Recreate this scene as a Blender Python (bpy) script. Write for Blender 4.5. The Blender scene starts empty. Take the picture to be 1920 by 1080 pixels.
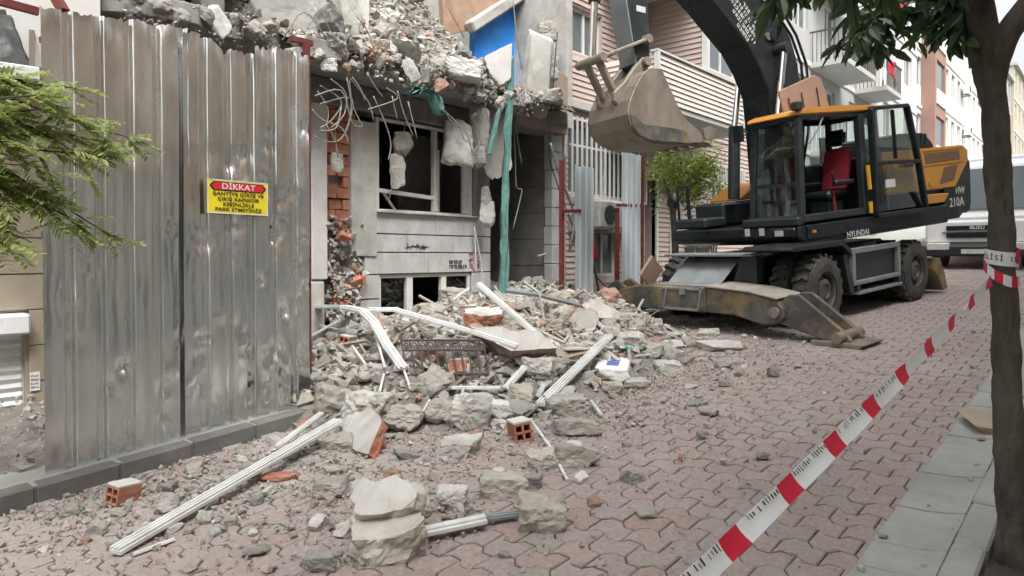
import bpy, bmesh, math, random
import numpy as np
from mathutils import Vector, Matrix, Euler, noise

# ------------------------------------------------------------------ camera, sky, sun, exposure
scene = bpy.context.scene
R = math.radians
F = 1300.0; YAW = R(41.5); PITCH = R(0.9); SHIFT = 40.0; EYE = 1.75; G = 0.08   # street rises 8 % along +X
cam_data = bpy.data.cameras.new('camera'); cam = bpy.data.objects.new('camera', cam_data)
scene.collection.objects.link(cam); scene.camera = cam
cam_data.sensor_width = 36.0; cam_data.lens = 36.0 * F / 1920.0
cam_data.shift_y = -SHIFT / 1920.0; cam_data.clip_start = 0.05; cam_data.clip_end = 1500
cam.location = (0, 0, EYE); cam.rotation_euler = (R(90) - PITCH, 0, YAW - R(90))

world = bpy.data.worlds.new('World'); scene.world = world; world.use_nodes = True
wn = world.node_tree; wn.nodes.clear()
SUN_EL, SUN_AZ = 56.0, 238.0           # azimuth of the sun seen from the scene, degrees from +X towards +Y
sky = wn.nodes.new('ShaderNodeTexSky'); sky.sky_type = 'NISHITA'; sky.sun_disc = False
sky.sun_elevation = R(SUN_EL); sky.sun_rotation = R(90 - SUN_AZ); sky.air_density = 1.5; sky.dust_density = 6.0; sky.ozone_density = 1.0
hsv = wn.nodes.new('ShaderNodeHueSaturation'); hsv.inputs['Saturation'].default_value = 0.16; hsv.inputs['Value'].default_value = 1.0
bg = wn.nodes.new('ShaderNodeBackground'); bg.inputs['Strength'].default_value = 0.15
wo = wn.nodes.new('ShaderNodeOutputWorld')
wn.links.new(sky.outputs[0], hsv.inputs['Color']); wn.links.new(hsv.outputs[0], bg.inputs['Color']); wn.links.new(bg.outputs[0], wo.inputs['Surface'])

sun_data = bpy.data.lights.new('sun', 'SUN'); sun_data.energy = 1.0; sun_data.angle = R(25); sun_data.color = (1.0, 0.97, 0.93)
sun = bpy.data.objects.new('sun', sun_data); scene.collection.objects.link(sun)
sd = Vector((math.cos(R(SUN_EL)) * math.cos(R(SUN_AZ)), math.cos(R(SUN_EL)) * math.sin(R(SUN_AZ)), math.sin(R(SUN_EL))))
sun.rotation_euler = sd.to_track_quat('Z', 'Y').to_euler(); sun.location = (0, 0, 40)

vs = scene.view_settings; vs.view_transform = 'Standard'; vs.look = 'None'; vs.gamma = 1.0; vs.exposure = 1.02; vs.use_curve_mapping = False
scene.cycles.max_bounces = 6; scene.cycles.diffuse_bounces = 3; scene.cycles.glossy_bounces = 3; scene.cycles.transparent_max_bounces = 12
scene.cycles.caustics_reflective = False; scene.cycles.caustics_refractive = False
scene.cycles.use_denoising = True; scene.cycles.adaptive_threshold = 0.02

# ------------------------------------------------------------------ surveying helpers (photo measurements -> metres)
_f = Vector((math.cos(YAW) * math.cos(PITCH), math.sin(YAW) * math.cos(PITCH), -math.sin(PITCH)))
_r = Vector((math.sin(YAW), -math.cos(YAW), 0)); _u = _r.cross(_f); CAM = Vector((0, 0, EYE))
def ray(px, py): return _f + _r * ((px - 960) / F) + _u * ((540 - SHIFT - py) / F)
def onY(px, py, Y): d = ray(px, py); return CAM + d * (Y / d.y)
def onX(px, py, X): d = ray(px, py); return CAM + d * (X / d.x)
def gnd(px, py, dz=0.0): d = ray(px, py); return CAM + d * ((EYE - dz) / (G * d.x - d.z))
def proj(p):
    v = Vector(p) - CAM; w = v.dot(_f); return (960 + F * v.dot(_r) / w, 540 - SHIFT - F * v.dot(_u) / w, w)
def gz(x): return G * x
def ss(a, b, x):
    t = min(1.0, max(0.0, (x - a) / (b - a))); return t * t * (3 - 2 * t)
def lerp(tab, x):
    if x <= tab[0][0]: return tab[0][1]
    for (a, b), (c, d) in zip(tab, tab[1:]):
        if x <= c: return b + (d - b) * (x - a) / (c - a)
    return tab[-1][1]
def nz(x, y, z, s): return noise.noise(Vector((x * s, y * s, z * s)))

COL = scene.collection
# ------------------------------------------------------------------ object helpers
WM = {}; TEXTS = []
def wmat(o): return WM.get(o.name, Matrix.Identity(4))
def thing(name, label, cat, loc=(0, 0, 0), group=None, kind=None, rz=0.0):
    o = bpy.data.objects.new(name, None); COL.objects.link(o); o.empty_display_size = 0.2
    o.location = loc; o.rotation_euler = (0, 0, rz)
    WM[o.name] = Matrix.Translation(Vector(loc)) @ Matrix.Rotation(rz, 4, 'Z')
    tag(o, label, cat, group, kind); return o
def tag(o, label=None, cat=None, group=None, kind=None):
    if label: o['label'] = label
    if cat: o['category'] = cat
    if group: o['group'] = group
    if kind: o['kind'] = kind
    return o
class MB:
    def __init__(s, frame=None): s.v = []; s.f = []; s.fr = frame
    def add(s, vs, fs):
        n = len(s.v); s.v += [tuple(v) for v in vs]; s.f += [tuple(i + n for i in f) for f in fs]; return s
    def box(s, x0, x1, y0, y1, z0, z1):
        return s.add([(x0,y0,z0),(x1,y0,z0),(x1,y1,z0),(x0,y1,z0),(x0,y0,z1),(x1,y0,z1),(x1,y1,z1),(x0,y1,z1)],
                     [(0,3,2,1),(4,5,6,7),(0,1,5,4),(1,2,6,5),(2,3,7,6),(3,0,4,7)])
    def obox(s, c, size, rot=(0, 0, 0)):
        m = Euler(rot).to_matrix(); h = [k / 2 for k in size]; c = Vector(c)
        vs = [c + m @ Vector((sx*h[0], sy*h[1], sz*h[2])) for sz in (-1,1) for sx, sy in ((-1,-1),(1,-1),(1,1),(-1,1))]
        return s.add(vs, [(0,3,2,1),(4,5,6,7),(0,1,5,4),(1,2,6,5),(2,3,7,6),(3,0,4,7)])
    def beam(s, p, q, w, h, up=(0, 0, 1)):
        p = Vector(p); q = Vector(q); d = (q - p).normalized(); u = Vector(up)
        if abs(d.dot(u)) > .98: u = Vector((1, 0, 0))
        a = d.cross(u).normalized(); b = a.cross(d)
        vs = [o + a*(sx*w/2) + b*(sy*h/2) for o in (p, q) for sx, sy in ((-1,-1),(1,-1),(1,1),(-1,1))]
        return s.add(vs, [(0,1,2,3),(7,6,5,4),(0,4,5,1),(1,5,6,2),(2,6,7,3),(3,7,4,0)])
    def tube(s, pts, r, n=8, cap=True):
        pts = [Vector(p) for p in pts]; k = len(pts); rs = r if isinstance(r, (list, tuple)) else [r] * k
        base = len(s.v); prev = None
        for i, p in enumerate(pts):
            d = (pts[min(i+1, k-1)] - pts[max(i-1, 0)]).normalized()
            if prev is None:
                a = d.orthogonal().normalized()
            else:
                a = (prev - d * prev.dot(d)); a = a.normalized() if a.length > 1e-6 else d.orthogonal().normalized()
            prev = a; b = d.cross(a)
            for j in range(n):
                t = 2 * math.pi * j / n; s.v.append(tuple(p + (a * math.cos(t) + b * math.sin(t)) * rs[i]))
        for i in range(k - 1):
            for j in range(n):
                j2 = (j + 1) % n
                s.f.append((base+i*n+j, base+i*n+j2, base+(i+1)*n+j2, base+(i+1)*n+j))
        if cap:
            s.f.append(tuple(base + j for j in reversed(range(n)))); s.f.append(tuple(base + (k-1)*n + j for j in range(n)))
        return s
    def prism(s, poly, a0, a1, axis='y'):
        """poly: (u, w) outline; axis y: u=x, w=z extruded along y from a0 to a1; axis x: u=y, w=z; axis z: u=x, w=y"""
        def P(u, w, a): return (u, a, w) if axis == 'y' else ((a, u, w) if axis == 'x' else (u, w, a))
        n = len(poly); vs = [P(u, w, a0) for u, w in poly] + [P(u, w, a1) for u, w in poly]
        fs = [tuple(range(n)), tuple(reversed(range(n, 2*n)))] + [(i, i + n, (i+1) % n + n, (i+1) % n) for i in range(n)]
        return s.add(vs, fs)
    def lathe(s, prof, c, axis, n=24, cap=True):
        c = Vector(c); ax = Vector(axis).normalized(); a = ax.orthogonal().normalized(); b = ax.cross(a); base = len(s.v); k = len(prof)
        for (rad, h) in prof:
            for j in range(n):
                t = 2*math.pi*j/n; s.v.append(tuple(c + ax*h + (a*math.cos(t) + b*math.sin(t))*rad))
        for i in range(k - 1):
            for j in range(n):
                j2 = (j+1) % n; s.f.append((base+i*n+j, base+i*n+j2, base+(i+1)*n+j2, base+(i+1)*n+j))
        if cap: s.f.append(tuple(base + j for j in reversed(range(n)))); s.f.append(tuple(base + (k-1)*n + j for j in range(n)))
        return s
    def build(s, name, mat, parent=None, bevel=0.0, smooth=False, seg=1, local=False, fix=True, origin=None):
        """vertices are in the frame s.fr (or world); parent-relative copies are computed here. local: already in the parent's space"""
        vs = [Vector(v) for v in s.v]
        if s.fr is not None: vs = [s.fr @ v for v in vs]
        o_loc = Vector((0, 0, 0))
        if parent is not None and not local:
            inv = wmat(parent).inverted(); vs = [inv @ v for v in vs]
        if parent is None or origin == 'base':
            xs = [v.x for v in vs]; ys = [v.y for v in vs]; zs = [v.z for v in vs]
            o_loc = Vector(((min(xs)+max(xs))/2, (min(ys)+max(ys))/2, min(zs))); vs = [v - o_loc for v in vs]
        me = bpy.data.meshes.new(name); me.from_pydata([tuple(v) for v in vs], [], s.f)
        if fix or bevel:
            bm = bmesh.new(); bm.from_mesh(me)
            if fix: bmesh.ops.recalc_face_normals(bm, faces=bm.faces)
            if bevel:
                es = [e for e in bm.edges if len(e.link_faces) == 2 and e.calc_face_angle(0) > 0.45]
                bmesh.ops.bevel(bm, geom=es, offset=bevel, segments=seg, affect='EDGES', clamp_overlap=True)
            bm.to_mesh(me); bm.free()
        if smooth: me.polygons.foreach_set('use_smooth', [True] * len(me.polygons))
        if mat is not None: me.materials.append(mat)
        o = bpy.data.objects.new(name, me); COL.objects.link(o); o.location = o_loc
        if parent is not None:
            o.parent = parent; WM[o.name] = wmat(parent) @ Matrix.Translation(o_loc)
        else: WM[o.name] = Matrix.Translation(o_loc)
        return o
def B(name, mat, parent, x0, x1, y0, y1, z0, z1, bevel=0.0, frame=None):
    return MB(frame).box(x0, x1, y0, y1, z0, z1).build(name, mat, parent, bevel=bevel)
def share(src, name, parent, loc, rot=(0, 0, 0), scl=(1, 1, 1), mat=None):
    o = bpy.data.objects.new(name, src.data if hasattr(src, 'data') else src); COL.objects.link(o)
    o.location = loc; o.rotation_euler = rot; o.scale = scl
    if parent is not None: o.parent = parent
    return o
def frame_of(o, yaw, pitch):
    y = R(yaw); p = R(pitch)
    r = Vector((math.cos(y)*math.cos(p), math.sin(y)*math.cos(p), math.sin(p))); L = Vector((math.sin(y), -math.cos(y), 0)); f = -r; U = f.cross(L)
    m = Matrix.Identity(4)
    for i, a in enumerate((f, L, U)):
        for j in range(3): m[j][i] = a[j]
    for j in range(3): m[j][3] = o[j]
    return m
def text(name, s, size, mat, parent, origin, ux, uy, ext=0.001, align='CENTER', squash=1.0):
    """flat lettering; origin/ux/uy in world space"""
    cu = bpy.data.curves.new(name, 'FONT'); cu.body = s; cu.size = size; cu.align_x = align; cu.align_y = 'CENTER'; cu.extrude = ext; cu.offset = size * 0.012
    cu.resolution_u = 3; cu.materials.append(mat)
    o = bpy.data.objects.new(name, cu); COL.objects.link(o)
    ux = Vector(ux).normalized(); uy = Vector(uy).normalized(); uz = ux.cross(uy)
    m = Matrix.Identity(4)
    for i, a in enumerate((ux * squash, uy, uz)):
        for j in range(3): m[j][i] = a[j]
    for j in range(3): m[j][3] = origin[j]
    if parent is not None: o.parent = parent; m = wmat(parent).inverted() @ m
    o.matrix_local = m; TEXTS.append(o)
    return o

# ------------------------------------------------------------------ materials
def mat(name, col, rough=0.7, metal=0.0, var=0.12, scale=6.0, bump=0.0, bscale=40.0, col2=None, dirt=None, dirt_amt=0.0, dirt_scale=2.0,
        rand=0.0, palette=None, spec=0.4, trans=0.0, stretch=(1, 1, 1), coord='pos', rvar=0.1):
    m = bpy.data.materials.new(name); m.use_nodes = True; nt = m.node_tree; N = nt.nodes; L = nt.links
    bs = N['Principled BSDF']; bs.inputs['Metallic'].default_value = metal; bs.inputs['Specular IOR Level'].default_value = spec
    if coord == 'pos': c = N.new('ShaderNodeNewGeometry').outputs['Position']
    else: c = N.new('ShaderNodeTexCoord').outputs['Object']
    mp = N.new('ShaderNodeMapping'); mp.inputs['Scale'].default_value = stretch; L.new(c, mp.inputs['Vector']); c = mp.outputs[0]
    def rgb(x): return (x[0], x[1], x[2], 1.0)
    def mix(a, b, f):
        n = N.new('ShaderNodeMix'); n.data_type = 'RGBA'
        for k, s in ((6, a), (7, b)):
            if isinstance(s, tuple): n.inputs[k].default_value = rgb(s)
            else: L.new(s, n.inputs[k])
        if isinstance(f, float): n.inputs[0].default_value = f
        else: L.new(f, n.inputs[0])
        return n.outputs[2]
    def noi(sc, det=5.0, ro=0.6):
        n = N.new('ShaderNodeTexNoise'); n.inputs['Scale'].default_value = sc; n.inputs['Detail'].default_value = det; n.inputs['Roughness'].default_value = ro
        L.new(c, n.inputs['Vector']); return n.outputs['Fac']
    def ramp(src, a, b):
        r = N.new('ShaderNodeMapRange'); r.inputs[1].default_value = a; r.inputs[2].default_value = b; L.new(src, r.inputs[0]); return r.outputs[0]
    base = tuple(col[:3])
    if palette:
        oi = N.new('ShaderNodeObjectInfo').outputs['Random']; isl = N.new('ShaderNodeNewGeometry').outputs['Random Per Island']
        ad = N.new('ShaderNodeMath'); ad.operation = 'ADD'; L.new(oi, ad.inputs[0]); L.new(isl, ad.inputs[1])
        fr = N.new('ShaderNodeMath'); fr.operation = 'FRACT'; L.new(ad.outputs[0], fr.inputs[0])
        cr = N.new('ShaderNodeValToRGB'); cr.color_ramp.interpolation = 'LINEAR'; els = cr.color_ramp.elements
        while len(els) < len(palette): els.new(0.5)
        for e, (p, k) in zip(els, palette): e.position = p; e.color = rgb(k)
        L.new(fr.outputs[0], cr.inputs[0]); base = cr.outputs[0]
    n1 = noi(scale)
    dark = N.new('ShaderNodeMix'); dark.data_type = 'RGBA'; dark.blend_type = 'MULTIPLY'; dark.inputs[0].default_value = 1.0
    if isinstance(base, tuple): dark.inputs[6].default_value = rgb(base)
    else: L.new(base, dark.inputs[6])
    vr = N.new('ShaderNodeMapRange'); vr.inputs[1].default_value = 0.25; vr.inputs[2].default_value = 0.75; vr.inputs[3].default_value = 1 - var; vr.inputs[4].default_value = 1 + var
    L.new(n1, vr.inputs[0])
    cb = N.new('ShaderNodeCombineColor')
    for i in range(3): L.new(vr.outputs[0], cb.inputs[i])
    L.new(cb.outputs[0], dark.inputs[7]); out = dark.outputs[2]
    if col2: out = mix(out, tuple(col2[:3]), ramp(noi(scale * 0.37 + .3, 6.0, .65), 0.48, 0.68))
    if dirt: 
        dn = ramp(noi(dirt_scale, 7.0, .75), 0.62 - 0.3 * dirt_amt, 0.92)
        out = mix(out, tuple(dirt[:3]), dn)
    L.new(out, bs.inputs['Base Color'])
    rr = N.new('ShaderNodeMapRange'); rr.inputs[1].default_value = .3; rr.inputs[2].default_value = .7; rr.inputs[3].default_value = max(0.02, rough - rvar); rr.inputs[4].default_value = min(1, rough + rvar)
    L.new(n1, rr.inputs[0]); L.new(rr.outputs[0], bs.inputs['Roughness'])
    if bump:
        b = N.new('ShaderNodeBump'); b.inputs['Strength'].default_value = bump; b.inputs['Distance'].default_value = 0.02
        L.new(noi(bscale, 4.0, .7), b.inputs['Height']); L.new(b.outputs[0], bs.inputs['Normal'])
    if trans:
        tl = N.new('ShaderNodeBsdfTranslucent'); L.new(out, tl.inputs[0]); mx = N.new('ShaderNodeMixShader'); mx.inputs[0].default_value = trans
        L.new(bs.outputs[0], mx.inputs[1]); L.new(tl.outputs[0], mx.inputs[2]); L.new(mx.outputs[0], N['Material Output'].inputs[0])
    return m
def glass_mat(name, tint, rough=0.03, fac=0.25):
    m = bpy.data.materials.new(name); m.use_nodes = True; nt = m.node_tree; N = nt.nodes; L = nt.links; N.clear()
    t = N.new('ShaderNodeBsdfTransparent'); t.inputs[0].default_value = (*tint, 1)
    g = N.new('ShaderNodeBsdfGlossy'); g.inputs['Roughness'].default_value = rough; g.inputs[0].default_value = (.9, .95, .95, 1)
    lw = N.new('ShaderNodeFresnel'); n_ = 1.0 + fac * 3; geo = N.new('ShaderNodeNewGeometry')
    ir = N.new('ShaderNodeMapRange'); ir.inputs[3].default_value = n_; ir.inputs[4].default_value = 1 / n_; L.new(geo.outputs['Backfacing'], ir.inputs[0]); L.new(ir.outputs[0], lw.inputs['IOR'])
    mx = N.new('ShaderNodeMixShader'); o = N.new('ShaderNodeOutputMaterial')
    L.new(lw.outputs[0], mx.inputs[0]); L.new(t.outputs[0], mx.inputs[1]); L.new(g.outputs[0], mx.inputs[2]); L.new(mx.outputs[0], o.inputs[0])
    return m

M = {}
M['concrete'] = mat('concrete', (.33, .32, .29), .9, var=.28, scale=5, bump=.6, bscale=30, col2=(.42, .40, .36), coord='obj',
    palette=[(0, (.40, .38, .34)), (.25, (.31, .30, .27)), (.5, (.44, .42, .37)), (.7, (.36, .33, .27)), (.85, (.50, .49, .46)), (1, (.28, .27, .245))])
M['heap'] = mat('shaded_rubble_dust', (.22, .205, .185), .95, var=.4, scale=9, bump=.9, bscale=26, col2=(.15, .14, .12))  # dust darkened to put contact shade between the bits into its colour
M['plywood'] = mat('weathered_orange_board', (.40, .255, .17), .9, var=.3, scale=5, bump=.3, col2=(.33, .27, .22), dirt=(.45, .40, .35), dirt_amt=.4, dirt_scale=3)
M['bits'] = mat('rubble_bits', (.4, .4, .4), .92, var=.22, scale=14, bump=.4, bscale=50,
    palette=[(0, (.36, .345, .31)), (.18, (.44, .42, .38)), (.34, (.24, .23, .21)), (.5, (.40, .365, .305)), (.66, (.52, .51, .485)), (.8, (.31, .29, .26)), (.925, (.39, .355, .315)), (.955, (.44, .21, .145)), (1, (.35, .32, .29))])
M['grime_concrete'] = mat('weathered_concrete', (.27, .265, .25), .9, var=.25, scale=3, bump=.5, bscale=24, col2=(.17, .165, .155), dirt=(.40, .385, .35), dirt_amt=.4, dirt_scale=2.3)
M['pale_concrete'] = mat('pale_concrete', (.50, .49, .455), .9, var=.18, scale=4, bump=.4, bscale=26, col2=(.33, .32, .295), dirt=(.22, .21, .19), dirt_amt=.3, dirt_scale=1.7)
M['plaster'] = mat('white_plaster', (.60, .595, .57), .85, var=.1, scale=5, bump=.25, bscale=34, col2=(.52, .51, .48), dirt=(.32, .30, .27), dirt_amt=.25, dirt_scale=3)
M['dusty_plaster'] = mat('dusty_plaster', (.50, .49, .46), .9, var=.15, scale=5, bump=.3, bscale=34, col2=(.43, .41, .38), dirt=(.33, .30, .27), dirt_amt=.5, dirt_scale=4)
M['stone'] = mat('marble_cladding', (.58, .59, .585), .5, var=.12, scale=3, bump=.12, bscale=20, col2=(.48, .48, .465), dirt=(.27, .255, .23), dirt_amt=.55, dirt_scale=3.2, stretch=(1, 1, .6))
M['stone_dark'] = mat('dark_grey_cladding', (.24, .235, .22), .7, var=.25, scale=3, bump=.3, bscale=22, col2=(.17, .165, .155), dirt=(.36, .34, .30), dirt_amt=.3, dirt_scale=2.2)
M['brick'] = mat('orange_hollow_brick', (.46, .19, .115), .9, var=.22, scale=9, bump=.5, bscale=50, dirt=(.42, .36, .31), dirt_amt=.45, dirt_scale=5, coord='obj',
    palette=[(0, (.46, .18, .11)), (.5, (.38, .15, .10)), (1, (.52, .24, .15))])
M['mortar'] = mat('dusty_mortar', (.30, .24, .20), .95, var=.3, scale=8, bump=.7, bscale=40)
M['pvc'] = mat('white_plastic', (.70, .71, .70), .5, var=.1, scale=4, dirt=(.36, .335, .30), dirt_amt=.55, dirt_scale=5)
M['frame_w'] = mat('white_window_frame', (.68, .68, .66), .5, var=.06, scale=4, dirt=(.40, .38, .35), dirt_amt=.3, dirt_scale=5)
M['dark_in'] = mat('shade_dark_plaster', (.15, .145, .145), .95, var=.2, scale=2)  # dark wall colour carries the shade of the unlit rooms
M['green_net'] = mat('green_netting', (.13, .27, .245), .85, var=.3, scale=12, bump=.5, bscale=90)
M['blue'] = mat('blue_paint', (.03, .26, .80), .6, var=.2, scale=3, dirt=(.35, .42, .52), dirt_amt=.25, dirt_scale=4)
M['tan_tile'] = mat('tan_facing', (.36, .28, .22), .7, var=.12, scale=4, bump=.1, dirt=(.25, .22, .19), dirt_amt=.3, dirt_scale=3)
M['rust'] = mat('rusty_steel', (.11, .09, .08), .75, metal=.3, var=.3, scale=30)
M['rebar'] = mat('dusty_rebar', (.30, .29, .27), .6, metal=.4, var=.3, scale=25)
M['red_steel'] = mat('dark_red_paint', (.16, .035, .035), .55, var=.25, scale=10, bump=.1, dirt=(.24, .14, .12), dirt_amt=.3, dirt_scale=9)
M['galv'] = mat('galvanized_sheet', (.78, .80, .795), .22, metal=.97, var=.10, scale=2.6, bump=.22, bscale=4.0, dirt=(.50, .51, .49), dirt_amt=.12, dirt_scale=2.2, rvar=.1, stretch=(1, 1, .3))
M['galv_blue'] = mat('bluish_galvanized_sheet', (.66, .74, .79), .42, metal=.25, var=.1, scale=3, stretch=(1, 1, .3), dirt=(.45, .44, .42), dirt_amt=.2)
M['kerb_dark'] = mat('sooty_kerb', (.17, .165, .155), .9, var=.25, scale=4, bump=.4, bscale=30, dirt=(.30, .28, .26), dirt_amt=.35, dirt_scale=3)
M['asphalt'] = mat('joint_sand', (.085, .075, .068), .95, var=.3, scale=20, bump=.5, bscale=120)
M['curb'] = mat('gutter_concrete', (.36, .37, .34), .85, var=.16, scale=4, bump=.3, bscale=60, col2=(.30, .31, .285), dirt=(.22, .21, .19), dirt_amt=.3, dirt_scale=3)
M['soil'] = mat('dark_soil', (.07, .058, .048), .95, var=.4, scale=14, bump=.9, bscale=50)
M['bark'] = mat('tree_bark', (.075, .062, .05), .95, var=.5, scale=16, bump=1.0, bscale=48, col2=(.125, .115, .095), dirt=(.16, .16, .13), dirt_amt=.2, dirt_scale=7, stretch=(1, 1, .4))
M['leaf_dark'] = mat('dark_glossy_leaf', (.045, .085, .035), .32, trans=.2, var=.3, scale=7, spec=.5, palette=[(0, (.03, .065, .028)), (.5, (.05, .095, .036)), (.8, (.075, .125, .035)), (1, (.04, .08, .035))])
M['leaf_light'] = mat('fresh_leaf', (.12, .19, .04), .5, trans=.4, var=.3, scale=5, palette=[(0, (.15, .23, .045)), (.4, (.25, .34, .07)), (.75, (.38, .44, .10)), (1, (.12, .19, .045))])
M['leaf_mid'] = mat('feathery_leaf', (.10, .16, .05), .5, trans=.5, var=.3, scale=5, palette=[(0, (.23, .30, .09)), (.4, (.35, .41, .14)), (.8, (.48, .51, .22)), (1, (.20, .27, .085))])
M['black'] = mat('black_paint', (.016, .020, .024), .34, var=.25, scale=5, dirt=(.10, .095, .085), dirt_amt=.15, dirt_scale=5)
M['black2'] = mat('dark_grey_paint', (.028, .034, .038), .4, var=.25, scale=4, dirt=(.13, .125, .11), dirt_amt=.25, dirt_scale=5)
M['orange'] = mat('orange_paint', (.58, .26, .045), .42, var=.14, scale=3, dirt=(.34, .25, .16), dirt_amt=.5, dirt_scale=7)
M['yellow'] = mat('yellow_paint', (.70, .38, .03), .4, var=.1, scale=5)
M['rubber'] = mat('tyre_rubber', (.055, .055, .053), .85, var=.3, scale=12, bump=.3, dirt=(.22, .20, .175), dirt_amt=.45, dirt_scale=4)
M['chrome'] = mat('chrome_rod', (.80, .80, .80), .14, metal=1.0, var=.04)
M['dusty_steel'] = mat('dusty_steel_plate', (.34, .31, .27), .8, metal=.1, var=.25, scale=6, bump=.3, bscale=30, col2=(.42, .39, .35), dirt=(.20, .17, .14), dirt_amt=.5, dirt_scale=4)
M['worn_steel'] = mat('worn_bucket_steel', (.27, .235, .195), .55, metal=.45, var=.3, scale=4, bump=.35, bscale=22, col2=(.21, .175, .14), dirt=(.38, .345, .30), dirt_amt=.6, dirt_scale=6, stretch=(1, 1, .35))
M['stab'] = mat('scraped_stabilizer_paint', (.085, .085, .08), .6, metal=.2, var=.3, scale=4, bump=.25, bscale=25, col2=(.34, .235, .11), dirt=(.36, .31, .25), dirt_amt=.5, dirt_scale=2.2)
M['plate_grey'] = mat('grey_steel_plate', (.25, .28, .29), .6, metal=.3, var=.2, scale=5, dirt=(.42, .40, .36), dirt_amt=.5, dirt_scale=3)
M['seat_red'] = mat('red_seat_cover', (.27, .02, .035), .85, var=.2, scale=14)
M['mesh'] = mat('brown_mesh_grille', (.17, .105, .065), .7, var=.35, scale=60)
M['brownplate'] = mat('brown_primer_steel', (.34, .225, .175), .7, var=.12, scale=5, dirt=(.22, .16, .13), dirt_amt=.25)
M['white_paint'] = mat('white_paint', (.84, .86, .86), .35, var=.06, scale=3, dirt=(.42, .41, .38), dirt_amt=.2, dirt_scale=3)
M['white_print'] = mat('white_print', (.62, .62, .60), .6, var=.1)
M['black_print'] = mat('black_print', (.02, .02, .02), .6, var=.1)
M['red_print'] = mat('red_print', (.55, .02, .03), .5, var=.08)
M['yellow_sign'] = mat('yellow_sign_face', (.72, .60, .03), .4, var=.05, scale=4, dirt=(.5, .44, .16), dirt_amt=.15)
M['tape_red'] = mat('tape_red', (.72, .03, .07), .35, var=.06, trans=.3)
M['tape_white'] = mat('tape_white', (.86, .90, .92), .35, var=.03, trans=.3)
M['siding_pink'] = mat('pink_siding', (.53, .43, .39), .6, var=.1, scale=2, dirt=(.40, .33, .30), dirt_amt=.2, dirt_scale=2)
M['siding_pale'] = mat('pale_siding', (.68, .63, .585), .6, var=.08, scale=2, dirt=(.45, .40, .37), dirt_amt=.2, dirt_scale=2)
M['beige_tile'] = mat('beige_stone_tile', (.42, .36, .27), .7, var=.14, scale=4, bump=.15, col2=(.36, .31, .24), dirt=(.28, .25, .21), dirt_amt=.3)
M['soffit'] = mat('grey_soffit', (.52, .52, .50), .85, var=.08, scale=2)
M['wall_white'] = mat('off_white_wall', (.66, .65, .62), .85, var=.07, scale=1.2, dirt=(.5, .49, .46), dirt_amt=.3, dirt_scale=1.2)
M['wall_cream'] = mat('cream_wall', (.60, .57, .50), .85, var=.08, scale=1.2, dirt=(.45, .43, .38), dirt_amt=.3, dirt_scale=1.1)
M['wall_grey'] = mat('grey_wall', (.46, .46, .45), .85, var=.08, scale=1.2, dirt=(.36, .36, .35), dirt_amt=.3, dirt_scale=1.2)
M['wall_red'] = mat('brick_red_wall', (.35, .215, .175), .8, var=.12, scale=2)
M['wall_yellow'] = mat('ochre_wall', (.52, .475, .385), .85, var=.1, scale=1.5)
M['wall_orange'] = mat('tan_facade', (.50, .35, .235), .85, var=.1, scale=1.5)
M['trim_w'] = mat('white_trim', (.68, .68, .66), .6, var=.05)
M['curtain'] = mat('pale_curtain', (.52, .52, .50), .9, var=.15, scale=9, stretch=(4, 4, .3))
M['pane'] = mat('window_glass', (.13, .155, .165), .10, var=.35, scale=1.5, spec=.9)
M['glass'] = glass_mat('cab_glass', (.86, .92, .91), .02, .30)
M['glass_dark'] = glass_mat('tinted_glass', (.28, .34, .34), .03, .25)
M['tarp'] = mat('black_tarp', (.03, .032, .032), .4, var=.3, scale=8, bump=.4, bscale=20)
M['flag'] = mat('red_cloth', (.50, .02, .03), .8, var=.15, scale=8)

# ------------------------------------------------------------------ ground, road, pavements
def tri_mesh_object(name, V, Fc, m, parent=None, smooth=False):
    me = bpy.data.meshes.new(name); V = np.asarray(V, dtype=np.float32); Fc = np.asarray(Fc, dtype=np.int32)
    k = Fc.shape[1]
    me.vertices.add(len(V)); me.vertices.foreach_set('co', V.ravel())
    me.loops.add(Fc.size); me.loops.foreach_set('vertex_index', Fc.ravel())
    me.polygons.add(len(Fc)); me.polygons.foreach_set('loop_start', np.arange(0, Fc.size, k, dtype=np.int32)); me.polygons.foreach_set('loop_total', np.full(len(Fc), k, dtype=np.int32))
    me.polygons.foreach_set('use_smooth', np.full(len(Fc), smooth, dtype=bool))
    me.update(calc_edges=True); me.materials.append(m)
    o = bpy.data.objects.new(name, me); COL.objects.link(o)
    if parent is not None: o.parent = parent
    return o
def sloped(mb, x0, x1, y0, y1, t, b, xs=1):
    """a slab that follows the street's slope: top t and bottom b metres above the street plane"""
    vs = []
    for x in (x0, x1):
        for y in (y0, y1):
            vs += [(x, y, gz(x) + b), (x, y, gz(x) + t)]
    return mb.add(vs, [(0,1,3,2),(4,6,7,5),(0,4,5,1),(2,3,7,6),(1,5,7,3),(0,2,6,4)])
g = MB().add([(-300,-300,gz(-100)-.1),(-300,300,gz(-100)-.1),(-100,-300,gz(-100)-.1),(-100,300,gz(-100)-.1),(160,-300,gz(160)-.1),(160,300,gz(160)-.1),(900,-300,gz(160)-.1),(900,300,gz(160)-.1)],
             [(0,2,3,1),(2,4,5,3),(4,6,7,5)])
tag(g.build('ground', M['asphalt']), 'bare ground under the street and houses', None, kind='structure')
Y_R0, Y_R1 = 0.945, 5.42
road = MB(); sloped(road, -40, 25, Y_R0, Y_R1, -.013, -.08); sloped(road, 25.001, 150, Y_R0, Y_R1, -.002, -.08)
road = tag(road.build('road', M['asphalt']), 'street of interlocking pinkish grey paving blocks', None, kind='structure')

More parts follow.
